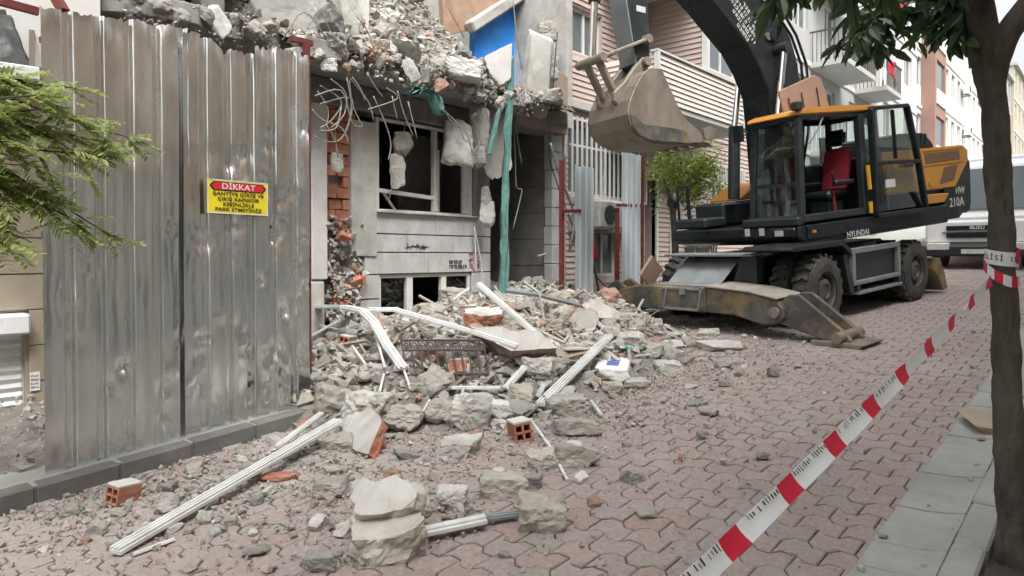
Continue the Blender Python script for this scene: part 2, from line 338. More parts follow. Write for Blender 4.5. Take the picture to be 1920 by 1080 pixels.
M['paver'] = mat('paving_block', (.3, .25, .23), .85, var=.26, scale=38, bump=.5, bscale=70, dirt=(.44, .415, .385), dirt_amt=.5, dirt_scale=1.1,
    palette=[(0, (.345, .288, .268)), (.2, (.325, .28, .262)), (.4, (.355, .29, .268)), (.55, (.33, .283, .263)), (.7, (.35, .287, .265)), (.88, (.36, .288, .258)), (.955, (.335, .25, .22)), (1, (.315, .28, .26))])
PL, PW = .224, .165
def wv(y):
    t = (y / PL) % 1.0; a = .024
    if t < .31: return a
    if t < .5: return a - 2*a*(t - .31)/.19
    if t < .81: return -a
    return -a + 2*a*(t - .81)/.19
def paver_proto(ph):
    ts = sorted({0.0, 1.0} | {t for t in (.31 - ph, .5 - ph, .81 - ph, 1.0 - ph, 1.31 - ph) if 0 < t < 1})
    out = []
    for inset, z in ((.0036, -.035), (.0036, -.006), (.010, 0.0)):
        lft = [(wv((t + ph) * PL) + inset, (t - .5) * (PL - 2*inset) , z) for t in ts]
        rgt = [(wv((t + ph) * PL) + PW - inset, (t - .5) * (PL - 2*inset), z) for t in reversed(ts)]
        out.append(lft + rgt)
    n = len(out[0]); V = [(x - PW/2, y, z) for ring in out for x, y, z in ring]
    tris = []
    for r in (0, 1):
        for i in range(n):
            j = (i + 1) % n; a, b, c, d = r*n + i, r*n + j, (r+1)*n + j, (r+1)*n + i
            tris += [(a, d, b), (b, d, c)]
    k = n // 2
    for i in range(k - 1):
        a, b, c, d = 2*n + i, 2*n + i + 1, 2*n + n - 2 - i, 2*n + n - 1 - i
        tris += [(a, b, c), (a, c, d)]
    return np.array(V), np.array(tris)
def fix_up(V, T):
    a, b, c = V[T[:, 0]], V[T[:, 1]], V[T[:, 2]]; nrm = np.cross(b - a, c - a); cen = (a + b + c) / 3 - V.mean(0); flip = (nrm * cen).sum(1) < 0
    T = T.copy(); T[flip] = T[flip][:, ::-1]; return T
PROT = []
for ph in (0.0, 0.5):
    V, T = paver_proto(ph); PROT.append((V, fix_up(V, T)))

nt = M['paver'].node_tree; N_ = nt.nodes; bsdf = N_['Principled BSDF']; src = bsdf.inputs['Base Color'].links[0].from_socket      # cement dust lying over the paving near the heap
ge = N_.new('ShaderNodeNewGeometry'); sp_n = N_.new('ShaderNodeSeparateXYZ'); nt.links.new(ge.outputs['Position'], sp_n.inputs[0])
m1 = N_.new('ShaderNodeMapRange'); m1.inputs[1].default_value = 1.9; m1.inputs[2].default_value = 4.3; nt.links.new(sp_n.outputs[1], m1.inputs[0])
n1_ = N_.new('ShaderNodeTexNoise'); n1_.inputs['Scale'].default_value = 2.4; n1_.inputs['Detail'].default_value = 9; n1_.inputs['Roughness'].default_value = .72; nt.links.new(ge.outputs['Position'], n1_.inputs['Vector'])
m2 = N_.new('ShaderNodeMath'); m2.operation = 'ADD'; nt.links.new(m1.outputs[0], m2.inputs[0]); nt.links.new(n1_.outputs['Fac'], m2.inputs[1])
m3 = N_.new('ShaderNodeMapRange'); m3.inputs[1].default_value = .98; m3.inputs[2].default_value = 1.6; m3.inputs[4].default_value = .6; nt.links.new(m2.outputs[0], m3.inputs[0])
mxd = N_.new('ShaderNodeMix'); mxd.data_type = 'RGBA'; mxd.inputs[7].default_value = (.40, .375, .345, 1); nt.links.new(m3.outputs[0], mxd.inputs[0]); nt.links.new(src, mxd.inputs[6]); nt.links.new(mxd.outputs[2], bsdf.inputs['Base Color'])
n2_ = N_.new('ShaderNodeTexNoise'); n2_.inputs['Scale'].default_value = .95; n2_.inputs['Detail'].default_value = 8; n2_.inputs['Roughness'].default_value = .7; nt.links.new(ge.outputs['Position'], n2_.inputs['Vector'])
m4 = N_.new('ShaderNodeMapRange'); m4.inputs[1].default_value = .53; m4.inputs[2].default_value = .72; m4.inputs[4].default_value = .6; nt.links.new(n2_.outputs['Fac'], m4.inputs[0])
m5 = N_.new('ShaderNodeMath'); m5.operation = 'MULTIPLY'; nt.links.new(m4.outputs[0], m5.inputs[0]); nt.links.new(m1.outputs[0], m5.inputs[1])
mxr = N_.new('ShaderNodeMix'); mxr.data_type = 'RGBA'; mxr.inputs[7].default_value = (.33, .19, .155, 1); nt.links.new(m5.outputs[0], mxr.inputs[0]); nt.links.new(mxd.outputs[2], mxr.inputs[6]); nt.links.new(mxr.outputs[2], bsdf.inputs['Base Color'])
YE = [(3.1, 5.5), (3.35, 4.9), (3.6, 4.25), (4, 3.9), (5, 3.5), (6, 3.5), (6.8, 3.65), (7.5, 3.85), (8.3, 4.25), (9, 5.1), (10, 6.4), (11, 7.4), (12, 9)]
HA = [(3.2, .25), (4.2, .55), (5.5, .66), (7.5, .66), (9, .6), (10, .42), (11, .3)]
def heap(x, y):
    d = y - lerp(YE, x)
    if d <= 0: return -.06
    h = lerp(HA, x) * (1 - math.exp(-(d / 1.15) ** 1.25)) * (1 - .36 * ss(6.2, 7.2, y) * (1 - ss(7.9, 8.6, x)))
    return h + (.10 * nz(x, y, 0, 1.7) + .06 * nz(x, y, 3, 4.3)) * ss(0, .9, d) - .015
def hit(px, py, t0=1.5):
    d = ray(px, py); t = t0
    while t < 30:
        p = CAM + d * t
        if p.z <= gz(p.x) + max(0.0, heap(p.x, p.y)): return p
        t += .02
    return p

rng = random.Random(5)
cands = []; courses = int((25 + 2) / PW)
for i in range(courses):
    x = -2 + (i + .5) * PW; off = 0 if i % 2 == 0 else PL / 2
    k = -2
    while True:
        y = Y_R0 + .03 + (k + .5) * PL - off; k += 1
        if y - PL/2 < Y_R0 - PL * .95: continue
        if y + PL/2 > Y_R1 + PL * .6: break
        cands.append((x, y, i % 2))
SL = -math.atan(G)
vis = []
for n, (x, y, p) in enumerate(cands):
    X, Y, w = proj((x, y, gz(x)))
    if w > 0 and -10 < X < 1900 and Y < 1085 and heap(x, y) < .01 and heap(x, y + .12) < .03: vis.append((w, n))
vis.sort(); big = {n for _, n in vis[:300]}
pav_me = []
for V, T in PROT:
    me = bpy.data.meshes.new('paving_block'); me.from_pydata(V.tolist(), [], T.tolist()); me.materials.append(M['paver']); pav_me.append(me)
RV, RT = [], []; nv = 0
RS = np.array(Matrix.Rotation(SL, 3, 'Y'))
for n, (x, y, p) in enumerate(cands):
    dz = rng.uniform(-.004, .003); tx, ty, tzr = rng.gauss(0, .009), rng.gauss(0, .009), rng.gauss(0, .012)
    und = .012 * nz(x, y, 7, .7)
    if n in big:
        o = share(pav_me[p], 'paving_block', road, (x, y, gz(x) + dz + und), (tx, SL + ty, tzr)); o.location = Vector((x, y, gz(x) + dz + und)) - WM[road.name].translation
    else:
        V, T = PROT[p]
        Rm = np.array(Euler((tx, SL + ty, tzr)).to_matrix()); RV.append(V @ Rm.T + np.array([x, y, gz(x) + dz + und])); RT.append(T + nv); nv += len(V)
rest = tri_mesh_object('paving_blocks', np.vstack(RV) - np.array(WM[road.name].translation), np.vstack(RT), M['paver'], road); rest['kind'] = 'stuff'
# far pavement with its kerb, under the fence and the rubble
fp = MB(); sloped(fp, -40, 150, Y_R1 + .001, 12.0, .11, -.3)
fp = tag(fp.build('far_pavement', M['curb']), 'kerbed concrete pavement along the houses', None, kind='structure')
for i in range(9):
    x = .3 + i * .52
    s = MB(); sloped(s, x, x + .51, Y_R1 - .02, Y_R1 + .13, .115 + rng.uniform(-.006, .006), -.06); s.build('kerb_stone', M['kerb_dark'], fp, bevel=.012)
# near pavement: gutter slabs, low kerb stones and a tree pit
npv = MB()
for (x0, x1, y0, y1) in ((-40, 3.0, -2.6, .46), (4.75, 150, -2.6, .46), (3.0, 4.75, -2.6, -.35)): sloped(npv, x0, x1, y0, y1, .10, -.3)
sloped(npv, -40, 150, .461, .944, -.03, -.3)
npv = tag(npv.build('near_pavement', M['curb']), 'concrete pavement and gutter on the near side of the street', None, kind='structure')
pit = MB(); n = 14
gv, gf = [], []
for i in range(n + 1):
    for j in range(8):
        x = 3.0 + 1.75 * i / n; y = -.35 + .81 * j / 7; gv.append((x, y, gz(x) + .02 + .05 * nz(x, y, 1, 5)))
for i in range(n):
    for j in range(7): gf.append((i*8+j, (i+1)*8+j, (i+1)*8+j+1, i*8+j+1))
pit.add(gv, gf).build('soil', M['soil'], npv, smooth=True)
x = 1.0
while x < 16:
    w = rng.uniform(.25, .31); s = MB()
    z = rng.uniform(-.004, .006)
    vs = []
    for xx in (x + .003, x + w - .003):
        for (y, zz) in ((.94, .012), (.80, .015), (.70, .026), (.615, .045)): vs.append((xx, y, gz(xx) + zz + z))
        for y in (.615, .94): vs.append((xx, y, gz(xx) - .05))
    s.add(vs, [(0,1,7,6),(1,2,8,7),(2,3,9,8),(3,4,10,9),(5,11,6,0),(0,5,4,3,2,1),(6,7,8,9,10,11),(4,5,11,10)])
    s.build('gutter_slab', M['curb'], npv, bevel=.004); x += w
x = .8
while x < 16:
    w = rng.uniform(.48, .56); s = MB(); z = rng.uniform(-.01, .015)
    sloped(s, x + .004, x + w - .004, .468 + rng.uniform(-.008, .008), .611, .052 + z, -.1); s.build('kerb_stone', M['curb'], npv, bevel=.012); x += w

# ------------------------------------------------------------------ broken pieces
ICO = {}
def ico(n):
    if n not in ICO:
        bm = bmesh.new(); bmesh.ops.create_icosphere(bm, subdivisions=n, radius=1.0); bm.verts.ensure_lookup_table()
        ICO[n] = ([v.co.normalized() for v in bm.verts], [tuple(v.index for v in f.verts) for f in bm.faces]); bm.free()
    return ICO[n]
def chunk_data(seed, dims=(1, 1, 1), cuts=6, sub=0, rough=.05, jit=.12, slab=False):
    """a broken lump: a many-faced solid cut from a block, its surface roughened when sub > 0; returns (verts, tris)"""
    r = random.Random(seed); P = []
    for ax in range(3):
        for s in (1, -1):
            n = [r.gauss(0, jit * (.5 if slab and ax == 2 else 1.3)) for _ in range(3)]; n[ax] = s; P.append((Vector(n).normalized(), .5))
    for _ in range(cuts):
        n = Vector((r.gauss(0, 1), r.gauss(0, 1), r.gauss(0, .3 if slab else 1))).normalized(); P.append((n, r.uniform(.46, .66) * (.5 * (abs(n.x) + abs(n.y) + abs(n.z)) / .75)))
    D, T = ico((1, 3, 3, 4)[sub] if sub else r.choice((1, 2))); V = []; k = Vector((r.random() * 50, r.random() * 50, r.random() * 50)); mx, mn = max(dims), min(dims)
    for d in D:
        q = min(h / d.dot(n) for n, h in P if d.dot(n) > .02); p = Vector((d.x * q * dims[0], d.y * q * dims[1], d.z * q * dims[2]))
        if sub:
            a = noise.fractal(p * (2.2 / mx) + k, .9, 2.1, 3) * 1.1 + noise.fractal(p * (8.5 / mx) + k, .7, 2.1, 3) * .55
            p += Vector((p.x, p.y, p.z)).normalized() * (a * rough * mn * 1.0)
        V.append(p)
    return V, T
def chunk_mesh(name, m, seed, **k):
    V, T = chunk_data(seed, **k); me = bpy.data.meshes.new(name); me.from_pydata([tuple(v) for v in V], [], T); me.materials.append(m)
    me.polygons.foreach_set('use_smooth', [False] * len(me.polygons)); return me
TINY = []
for i in range(36):
    r = random.Random(900 + i); bm = bmesh.new()
    for _ in range(r.randint(7, 11)): bm.verts.new((r.uniform(-.5, .5), r.uniform(-.5, .5) * r.uniform(.6, 1), r.uniform(-.5, .5) * .7))
    res = bmesh.ops.convex_hull(bm, input=bm.verts); bmesh.ops.delete(bm, geom=[v for v in bm.verts if not v.link_faces], context='VERTS'); bmesh.ops.recalc_face_normals(bm, faces=bm.faces)
    bm.verts.ensure_lookup_table(); bm.verts.index_update(); V = np.array([v.co[:] for v in bm.verts]); T = np.array([[v.index for v in f.verts] for f in bm.faces]); bm.free(); TINY.append((V, T))
def scatter(name, items, m, label=None, cat=None, parent=None):
    """items: (x, y, z, size, rng) -> ONE mesh of many uncountable bits"""
    VV, TT, nv = [], [], 0; r = random.Random(hash(name) & 0 or 77)
    for (x, y, z, s) in items:
        V, T = TINY[r.randrange(len(TINY))]; Rm = np.array(Euler((r.uniform(-.6, .6), r.uniform(-.6, .6), r.uniform(0, 6.3))).to_matrix())
        VV.append((V * s) @ Rm.T + np.array([x, y, z])); TT.append(T + nv); nv += len(V)
    o = tri_mesh_object(name, np.vstack(VV), np.vstack(TT), m, parent); o['kind'] = 'stuff'
    if label: tag(o, label, cat)
    return o
# heap body
xs = np.arange(1.0, 11.6, .07); ys = np.arange(3.3, 9.0, .07); V = []; 
for x in xs:
    for y in ys:
        hh = heap(x, y)
        if x < 3.7 and y > 5.7: hh = max(hh, .24 * ss(5.7, 6.6, y) + .08 * nz(x, y, 2, 3) + .05)
        V.append((x, y, gz(x) + hh + .02 * nz(x, y, 5, 9)))
ny = len(ys); Q = [(i*ny+j, (i+1)*ny+j, (i+1)*ny+j+1, i*ny+j+1) for i in range(len(xs)-1) for j in range(ny-1)]
hp = tri_mesh_object('rubble_heap', V, Q, M['heap']); tag(hp, 'dusty grey rubble heap spilled from the house across the pavement', 'rubble', kind='stuff')
items = []; rng = random.Random(11)
while len(items) < 9500:
    x = rng.uniform(3.1, 10.8); y = rng.uniform(3.4, 7.6); h = heap(x, y)
    if h < .0 or rng.random() > .25 + 1.2 * ss(0, .5, h): continue
    s = min(.22, .026 + rng.expovariate(1 / .042)); items.append((x, y, gz(x) + h + s * .15, s))
while len(items) < 10600:                                   # behind the fence, seen past its open end
    x = rng.uniform(-.5, 3.6); y = rng.uniform(5.75, 7.4); s = .02 + rng.expovariate(1 / .018)
    items.append((x, y, gz(x) + .13 + .24 * ss(5.7, 6.6, y) * (1 if x > 1 else .3) + s * .2, min(s, .2)))
scatter('rubble_bits', items, M['bits'], 'loose broken concrete and brick bits covering the rubble heap', 'rubble')
items = []
while len(items) < 15500:                                    # grit over the road, thinning away from the heap
    x = rng.uniform(.6, 12); y = rng.uniform(1.0, 5.35); h = heap(x, y)
    if h > .02: continue
    dd = max(0.0, lerp(YE, x) - y) if x > 3.1 else max(0, 5.2 - y) * .8 + .1
    den = math.exp(-dd / .5) + .03 + .5 * math.exp(-((x - 2.9) ** 2 / 1.1 + (y - 3.7) ** 2 / .7)) + .28 * math.exp(-((x - 2.2)**2 / 1.6 + (y - 4.8)**2 / .35)) + .15 * math.exp(-((x - 8)**2 / 3 + (y - 3.4)**2 / .5))
    if rng.random() > den: continue
    s = min(.085, .006 + rng.expovariate(1 / .011)); items.append((x, y, gz(x) + s * .2 + .004, s))
VV, FF = [], []
for k in range(260):                                        # splintered laths and strips through the heap
    while True:
        x = rng.uniform(3.4, 10.2); y = rng.uniform(3.6, 7.3); h = heap(x, y)
        if h > .05: break
    mb_ = MB().obox((x, y, gz(x) + h + rng.uniform(0, .10)), (rng.uniform(.12, .5), rng.uniform(.012, .05), rng.uniform(.008, .03)), (rng.uniform(-.6, .6), rng.uniform(-.7, .7), rng.uniform(0, 6.3)))
    FF += [[i + len(VV) for i in f] for f in mb_.f]; VV += mb_.v
M['splinter'] = mat('splinters', (.4, .4, .4), .8, var=.2, palette=[(0, (.55, .54, .51)), (.3, (.36, .32, .27)), (.5, (.24, .20, .16)), (.7, (.48, .46, .42)), (1, (.30, .29, .27))])
tag(tri_mesh_object('splinters', VV, FF, M['splinter']), 'splintered laths and thin strips mixed into the heap', 'splinters', kind='stuff')
scatter('grit', items, M['bits'], 'fine grit and small crumbs strewn over the paving', 'grit')
# medium pieces one could pick up
MMAT = ['concrete'] * 14 + ['pale_concrete'] * 3 + ['grime_concrete'] * 3 + ['dusty_brick'] + ['plaster']
MADJ = ['grey-beige concrete'] * 14 + ['pale concrete'] * 3 + ['dark grey concrete'] * 3 + ['dusty brick'] + ['whitish plaster']
M['dusty_brick'] = mat('dusty_brick', (.36, .21, .16), .95, var=.25, scale=9, bump=.5, bscale=50, dirt=(.40, .36, .32), dirt_amt=.8, dirt_scale=4, coord='obj')
MED = [chunk_mesh('concrete_chunk', M[MMAT[i]], 300 + i, dims=(1, random.Random(i).uniform(.55, .95), random.Random(i + 50).uniform(.3, .75)), cuts=8, sub=1, rough=.12) for i in range(22)]
def lay(name, me, x, y, z, s, r, label, cat, group):
    o = share(me, name, None, (x, y, z), (r.uniform(-.35, .35), r.uniform(-.35, .35), r.uniform(0, 6.3)), (s, s, s)); return tag(o, label, cat, group)
cnt = 0; rng = random.Random(21)
while cnt < 240:
    x = rng.uniform(3.4, 10.4); y = rng.uniform(3.5, 7.4); h = heap(x, y)
    if h < .03: continue
    X, Yp, w = proj((x, y, gz(x) + h))
    if X < 585: continue
    s = min(.34, .10 + rng.expovariate(1 / .06)); cnt += 1; mi = rng.randrange(22)
    zone = 'against the stone cladding' if y > 6.6 and x < 8 else ('before the dark entrance' if y > 6.2 else ('near the end of the fence' if x < 4.9 else ('along the road edge of the heap' if y < lerp(YE, x) + .7 else ('by the left stabilizer leg' if x > 8 else 'around the iron grille'))))
    lay('concrete_chunk', MED[mi], x, y, gz(x) + h + s * .12, s, rng, ('large' if s > .2 else ('middling' if s > .135 else 'small')) + ' ' + MADJ[mi] + ' chunk bedded in the heap ' + zone, 'concrete chunk', 'concrete chunks in the heap')
cnt = 0
while cnt < 235:
    x = rng.uniform(1.2, 9); y = rng.uniform(1.8, 5.2); h = heap(x, y)
    if h > .02: continue
    dd = max(0.0, lerp(YE, x) - y) if x > 3.1 else abs(y - 4.4)
    if rng.random() > math.exp(-dd / .6) + .85 * math.exp(-((x - 3.0) ** 2 / .9 + (y - 3.75) ** 2 / .5)): continue
    s = .035 + rng.expovariate(1 / .04); s = min(s, .17); cnt += 1; mi = rng.randrange(22)
    lay('concrete_fragment', MED[mi], x, y, gz(x) + s * .16, s, rng, ('fist-sized' if s > .075 else 'egg-sized') + ' ' + MADJ[mi] + ' fragment lying loose on the paving ' + ('below the fence kerb' if x < 3.2 and y > 3.6 else ('around the big foreground block' if x < 4 else 'beyond the heap towards the excavator')), 'fragment', 'loose concrete fragments on the road')

# ------------------------------------------------------------------ wall helpers
def wall_open(mb, x0, x1, z0, z1, ops, y0, y1):
    """wall in the X-Z plane between y0 and y1 with rectangular openings (a, b, c, d) = x from a to b, z from c to d"""
    xs = sorted({x0, x1} | {v for o in ops for v in o[:2] if x0 < v < x1}); zs = sorted({z0, z1} | {v for o in ops for v in o[2:] if z0 < v < z1})
    for c, d in zip(zs, zs[1:]):
        st = None
        for a, b in zip(xs, xs[1:]):
            hole = any(o[0] <= (a+b)/2 <= o[1] and o[2] <= (c+d)/2 <= o[3] for o in ops)
            if hole:
                if st is not None: mb.box(st, a, y0, y1, c, d); st = None
            elif st is None: st = a
        if st is not None: mb.box(st, x1, y0, y1, c, d)
    return mb
def siding(mb, x0, x1, z0, z1, ops, y, pitch=.105, axis='x', sgn=-1):
    """overlapping boards; axis x: boards run along X on the plane y, proud towards sgn*Y; axis y: along Y on the plane x=y"""
    z = z0
    while z < z1 - .02:
        t = min(z + pitch, z1); cuts = sorted((max(x0, o[0]), min(x1, o[1])) for o in ops if o[2] < t - .01 and o[3] > z + .01)
        a = x0; runs = []
        for c, d in cuts:
            if c > a: runs.append((a, c))
            a = max(a, d)
        if a < x1: runs.append((a, x1))
        for p, q in runs:
            e0, e1 = y + sgn * .028, y + sgn * .006
            pts = [(p, e0, z), (q, e0, z), (q, e1, t - .004), (p, e1, t - .004), (p, y, z), (q, y, z), (q, y, t - .004), (p, y, t - .004)]
            if axis == 'y': pts = [(b, a_, c) for a_, b, c in pts]
            mb.add(pts, [(0,1,2,3),(4,7,6,5),(0,4,5,1),(1,5,6,2),(2,6,7,3),(3,7,4,0)])
        z = t
    return mb
def window(parent, x0, x1, z0, z1, y, frame=None, nm=2, fm='frame_w', pm='pane', fw=.06, sill=True, transom=None, depth=.07, curtain=False):
    f = MB(frame)
    f.box(x0, x1, y, y+depth, z1-fw, z1); f.box(x0, x1, y, y+depth, z0, z0+fw); f.box(x0, x0+fw, y, y+depth, z0+fw, z1-fw); f.box(x1-fw, x1, y, y+depth, z0+fw, z1-fw)
    for i in range(1, nm):
        c = x0 + (x1-x0)*i/nm; f.box(c-fw*.5, c+fw*.5, y+.004, y+depth, z0+fw, z1-fw)
    if transom: f.box(x0+fw, x1-fw, y+.008, y+depth, transom-fw*.4, transom+fw*.4)
    w = f.build('window', M[fm], parent)
    p = MB(frame); p.box(x0+fw*.5, x1-fw*.5, y+depth*.5, y+depth*.5+.012, z0+fw*.5, z1-fw*.5); p.build('pane', M[pm], w)
    if curtain:
        c = MB(frame); c.box(x0+fw, x0+(x1-x0)*.4, y+depth+.03, y+depth+.05, z0+fw, z1-fw); c.build('curtain', M['curtain'], w)
    if sill:
        s = MB(frame); s.box(x0-.06, x1+.06, y-.09, y+.02, z0-.05, z0-.002); s.build('sill', M['trim_w'], w)
    return w
def yx(px, Y): return onY(px, 300, Y).x
def yz(px, py, Y): return onY(px, py, Y).z

# ------------------------------------------------------------------ the house being torn down
YF = 7.6
M['lintel'] = mat('shade_dark_lintel', (.19, .185, .17), .9, var=.35, scale=3, bump=.6, bscale=16, col2=(.12, .115, .105), dirt=(.32, .30, .27), dirt_amt=.35, dirt_scale=3)  # darkened so the shade under the slab overhang is in its colour
house = thing('demolished_house', 'half demolished house with a smashed window, stone cladding and a broken slab', 'house', (6.7, YF, gz(6.7)))
wx0, wx1, wz0, wz1 = 5.84, 7.69, 2.36, 3.64
bx0, bx1, bz0, bz1 = 5.88, 7.64, .75, 1.49
w = MB()
wall_open(w, 5.5, 8.06, .5, 2.33, [(bx0, bx1, bz0, bz1)], YF + .035, YF + .26)
w.box(2.3, 4.80, YF + .02, YF + .26, .2, 4.0)
w.build('wall', M['grime_concrete'], house)
# ragged left edge of the wall under the window
rg = MB(); r = random.Random(3)
for i in range(16):
    z = 1.0 + i * .085; rg.obox((5.47 + r.uniform(-.04, .05), YF + .14, z), (.16, .2, .12), (r.uniform(-.3, .3), r.uniform(-.4, .4), r.uniform(-.3, .3)))
rg.build('broken_wall_edge', M['concrete'], house, bevel=.01)
# stone cladding, course by course
r = random.Random(8)
for (z0, z1, cuts) in ((2.055, 2.335, (5.69, 6.9, 8.07)), (1.80, 2.045, (5.67, 6.35, 7.25, 8.07)), (1.50, 1.79, (5.62, 6.75, 7.35, 8.07))):
    for a, b in zip(cuts, cuts[1:]):
        k = r.uniform(0, .006); B('cladding_panel', M['stone'], house, a + .004, b - .004, YF - .002 - k, YF + .034, z0 + .004, z1 - .004, bevel=.004)
for (a, b, z0, z1) in ((5.22, 5.87, 1.17, 1.49), (5.10, 5.87, .62, 1.16), (7.66, 8.07, 1.17, 1.49), (7.66, 8.07, .62, 1.16)):
    B('cladding_panel', M['stone'], house, a, b, YF - r.uniform(0, .006), YF + .034, z0 + .004, z1 - .004, bevel=.004)
B('window_ledge', M['pale_concrete'], house, 5.80, 7.75, YF - .07, YF + .25, 2.335, 2.365, bevel=.006)
# columns, lintel, pilaster
B('column', M['grime_concrete'], house, 7.70, 8.06, YF - .01, YF + .3, 2.366, 3.66, bevel=.02)
col_ = MB()
for i in range(14):
    z = 1.75 + i * .137; k = .012 * noise.noise(Vector((i * .7, 3, 1))); col_.add([(5.40 + k*.6, YF - .02 + k*.5, z), (5.80 + k*.4, YF - .03 - k*.3, z), (5.80, YF + .3, z), (5.40, YF + .3, z)], [])
col_.f = [(i*4+a, i*4+b, (i+1)*4+b, (i+1)*4+a) for i in range(13) for a, b in ((0,1),(1,2),(2,3),(3,0))] + [(0,3,2,1), (52,53,54,55)]
col_.build('column', M['pale_concrete'], house)
B('pilaster', M['plaster'], house, 4.79, 5.02, YF - .06, YF + .25, 1.45, 3.66, bevel=.015)
B('pilaster_base', M['pale_concrete'], house, 4.76, 4.99, YF - .05, YF + .22, .5, 1.44, bevel=.03)
B('lintel_beam', M['lintel'], house, 4.6, 8.2, YF - .05, YF + .3, 3.665, 3.999, bevel=.02)
B('inner_partition', M['grime_concrete'], house, 7.0, 7.96, 8.6, 8.7, 1.9, 3.7)
# exposed hollow brickwork between pilaster and column
B('mortar_backing', M['mortar'], house, 5.0, 5.45, YF + .12, YF + .3, .9, 3.66)
bm_ = MB().box(-.095, .095, -.05, .05, -.066, .066); proto_brick = bm_.build('brick', M['brick'], None, bevel=.006); bme = proto_brick.data; bpy.data.objects.remove(proto_brick)
r = random.Random(14); HB = WM[house.name].translation
z = 2.0; k = 0
while z < 3.6:
    for c in range(3):
        x = 5.03 + c * .2 + (.1 if k % 2 else 0) - .02
        if x > 5.42 or r.random() < .1: continue
        o = share(bme, 'brick', house, Vector((x, YF + .09 + r.uniform(-.025, .02), z + .066)) - HB, (r.gauss(0, .02), r.gauss(0, .03), r.gauss(0, .03)), (1, 1, 1))
    z += .143; k += 1
itm = []
for _ in range(420):
    z = r.uniform(.9, 2.25); itm.append((r.uniform(5.02, 5.52 + .05 * math.sin(z*9)), YF + r.uniform(-.06 - .18 * ss(2, 1, z), .12), z, r.uniform(.03, .13)))
o = scatter('broken_masonry', itm, M['bits'], parent=house); o.location = -HB
for i in range(9):
    o = share(bme, 'brick', house, Vector((r.uniform(5.05, 5.5), YF - r.uniform(.0, .15), r.uniform(1.1, 2.0))) - HB, (r.uniform(-1, 1), r.uniform(-1, 1), r.uniform(-1, 1)), (.8, .8, .8))
# smashed window
fw = .055; f = MB()
f.box(wx0, wx0+fw, YF+.03, YF+.10, wz0, wz1); f.box(wx1-fw, wx1, YF+.03, YF+.10, wz0, wz1); f.box(wx0+fw, wx1-fw, YF+.03, YF+.10, wz0, wz0+fw*.6); f.box(wx0+fw, wx1-fw, YF+.03, YF+.10, wz1-fw*.7, wz1)
win = f.build('window', M['frame_w'], house, bevel=.006)
mx = yx(817, YF + .03)
B('mullion', M['frame_w'], win, mx-.035, mx+.035, YF+.028, YF+.105, wz0+.04, wz1-.05, bevel=.006)
MB().beam((wx0+.05, YF+.06, 2.645), (mx-.03, YF+.06, 2.60), .06, .055).build('transom', M['frame_w'], win, bevel=.005)
MB().beam((wx0+.18, YF+.1, 2.62), (wx0+.42, YF+.12, 2.36), .03, .03).build('broken_bar', M['frame_w'], win)
B('sash', M['frame_w'], win, 7.50, 7.635, YF+.035, YF+.095, wz0+.04, wz1-.05, bevel=.006)
B('sash', M['frame_w'], win, mx+.13, mx+.20, YF+.16, YF+.22, wz0+.04, wz1-.3, bevel=.006)
MB().prism([(wx0+.056, 3.0), (wx0+.056, 3.35), (wx0+.13, 3.02)], YF+.06, YF+.066, 'y').build('glass_shard', M['glass'], win)
# basement window: three panes, the middle one gone
f = MB(); f.box(bx0, bx1, YF+.04, YF+.11, bz1-.05, bz1)
for c, wd in ((bx0+.02, .05), (yx(768, YF+.04), .11), (yx(832, YF+.04), .10), (bx1-.02, .05)): f.box(c-wd/2, c+wd/2, YF+.038, YF+.112, bz0, bz1-.05)
bw = f.build('basement_window', M['frame_w'], house, bevel=.005)
for a, b in ((bx0+.045, yx(768, YF)-.06), (yx(832, YF)+.06, bx1-.04)): B('pane', M['glass_dark'], bw, a, b, YF+.07, YF+.078, bz0, bz1-.05)
# rooms behind the openings
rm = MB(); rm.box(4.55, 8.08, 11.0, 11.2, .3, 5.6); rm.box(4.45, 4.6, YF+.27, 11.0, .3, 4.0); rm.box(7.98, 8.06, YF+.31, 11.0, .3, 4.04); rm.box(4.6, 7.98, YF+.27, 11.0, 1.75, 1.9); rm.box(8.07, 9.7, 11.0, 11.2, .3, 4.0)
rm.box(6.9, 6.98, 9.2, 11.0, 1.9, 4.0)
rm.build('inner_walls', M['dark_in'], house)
# entrance: right side wall clad in dark grey stone, pale edge blocks
B('side_wall', M['grime_concrete'], house, 9.66, 9.90, YF + .0, 11.2, .4, 4.0)
r = random.Random(31)
for k in range(7):
    z = .62 + k * .475
    y = YF + .16
    while y < 10.9:
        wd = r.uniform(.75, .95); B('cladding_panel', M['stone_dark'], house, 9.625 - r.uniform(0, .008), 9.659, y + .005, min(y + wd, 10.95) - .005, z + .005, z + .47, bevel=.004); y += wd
for k in range(10):
    z = .62 + k * .33; B('edge_block', M['stone'], house, 9.60, 9.90, YF - .05, YF + .15 - r.uniform(0, .03), z + .006, z + .325, bevel=.008)
B('threshold', M['grime_concrete'], house, 8.07, 9.62, YF + .1, 11.0, .5, 1.1)
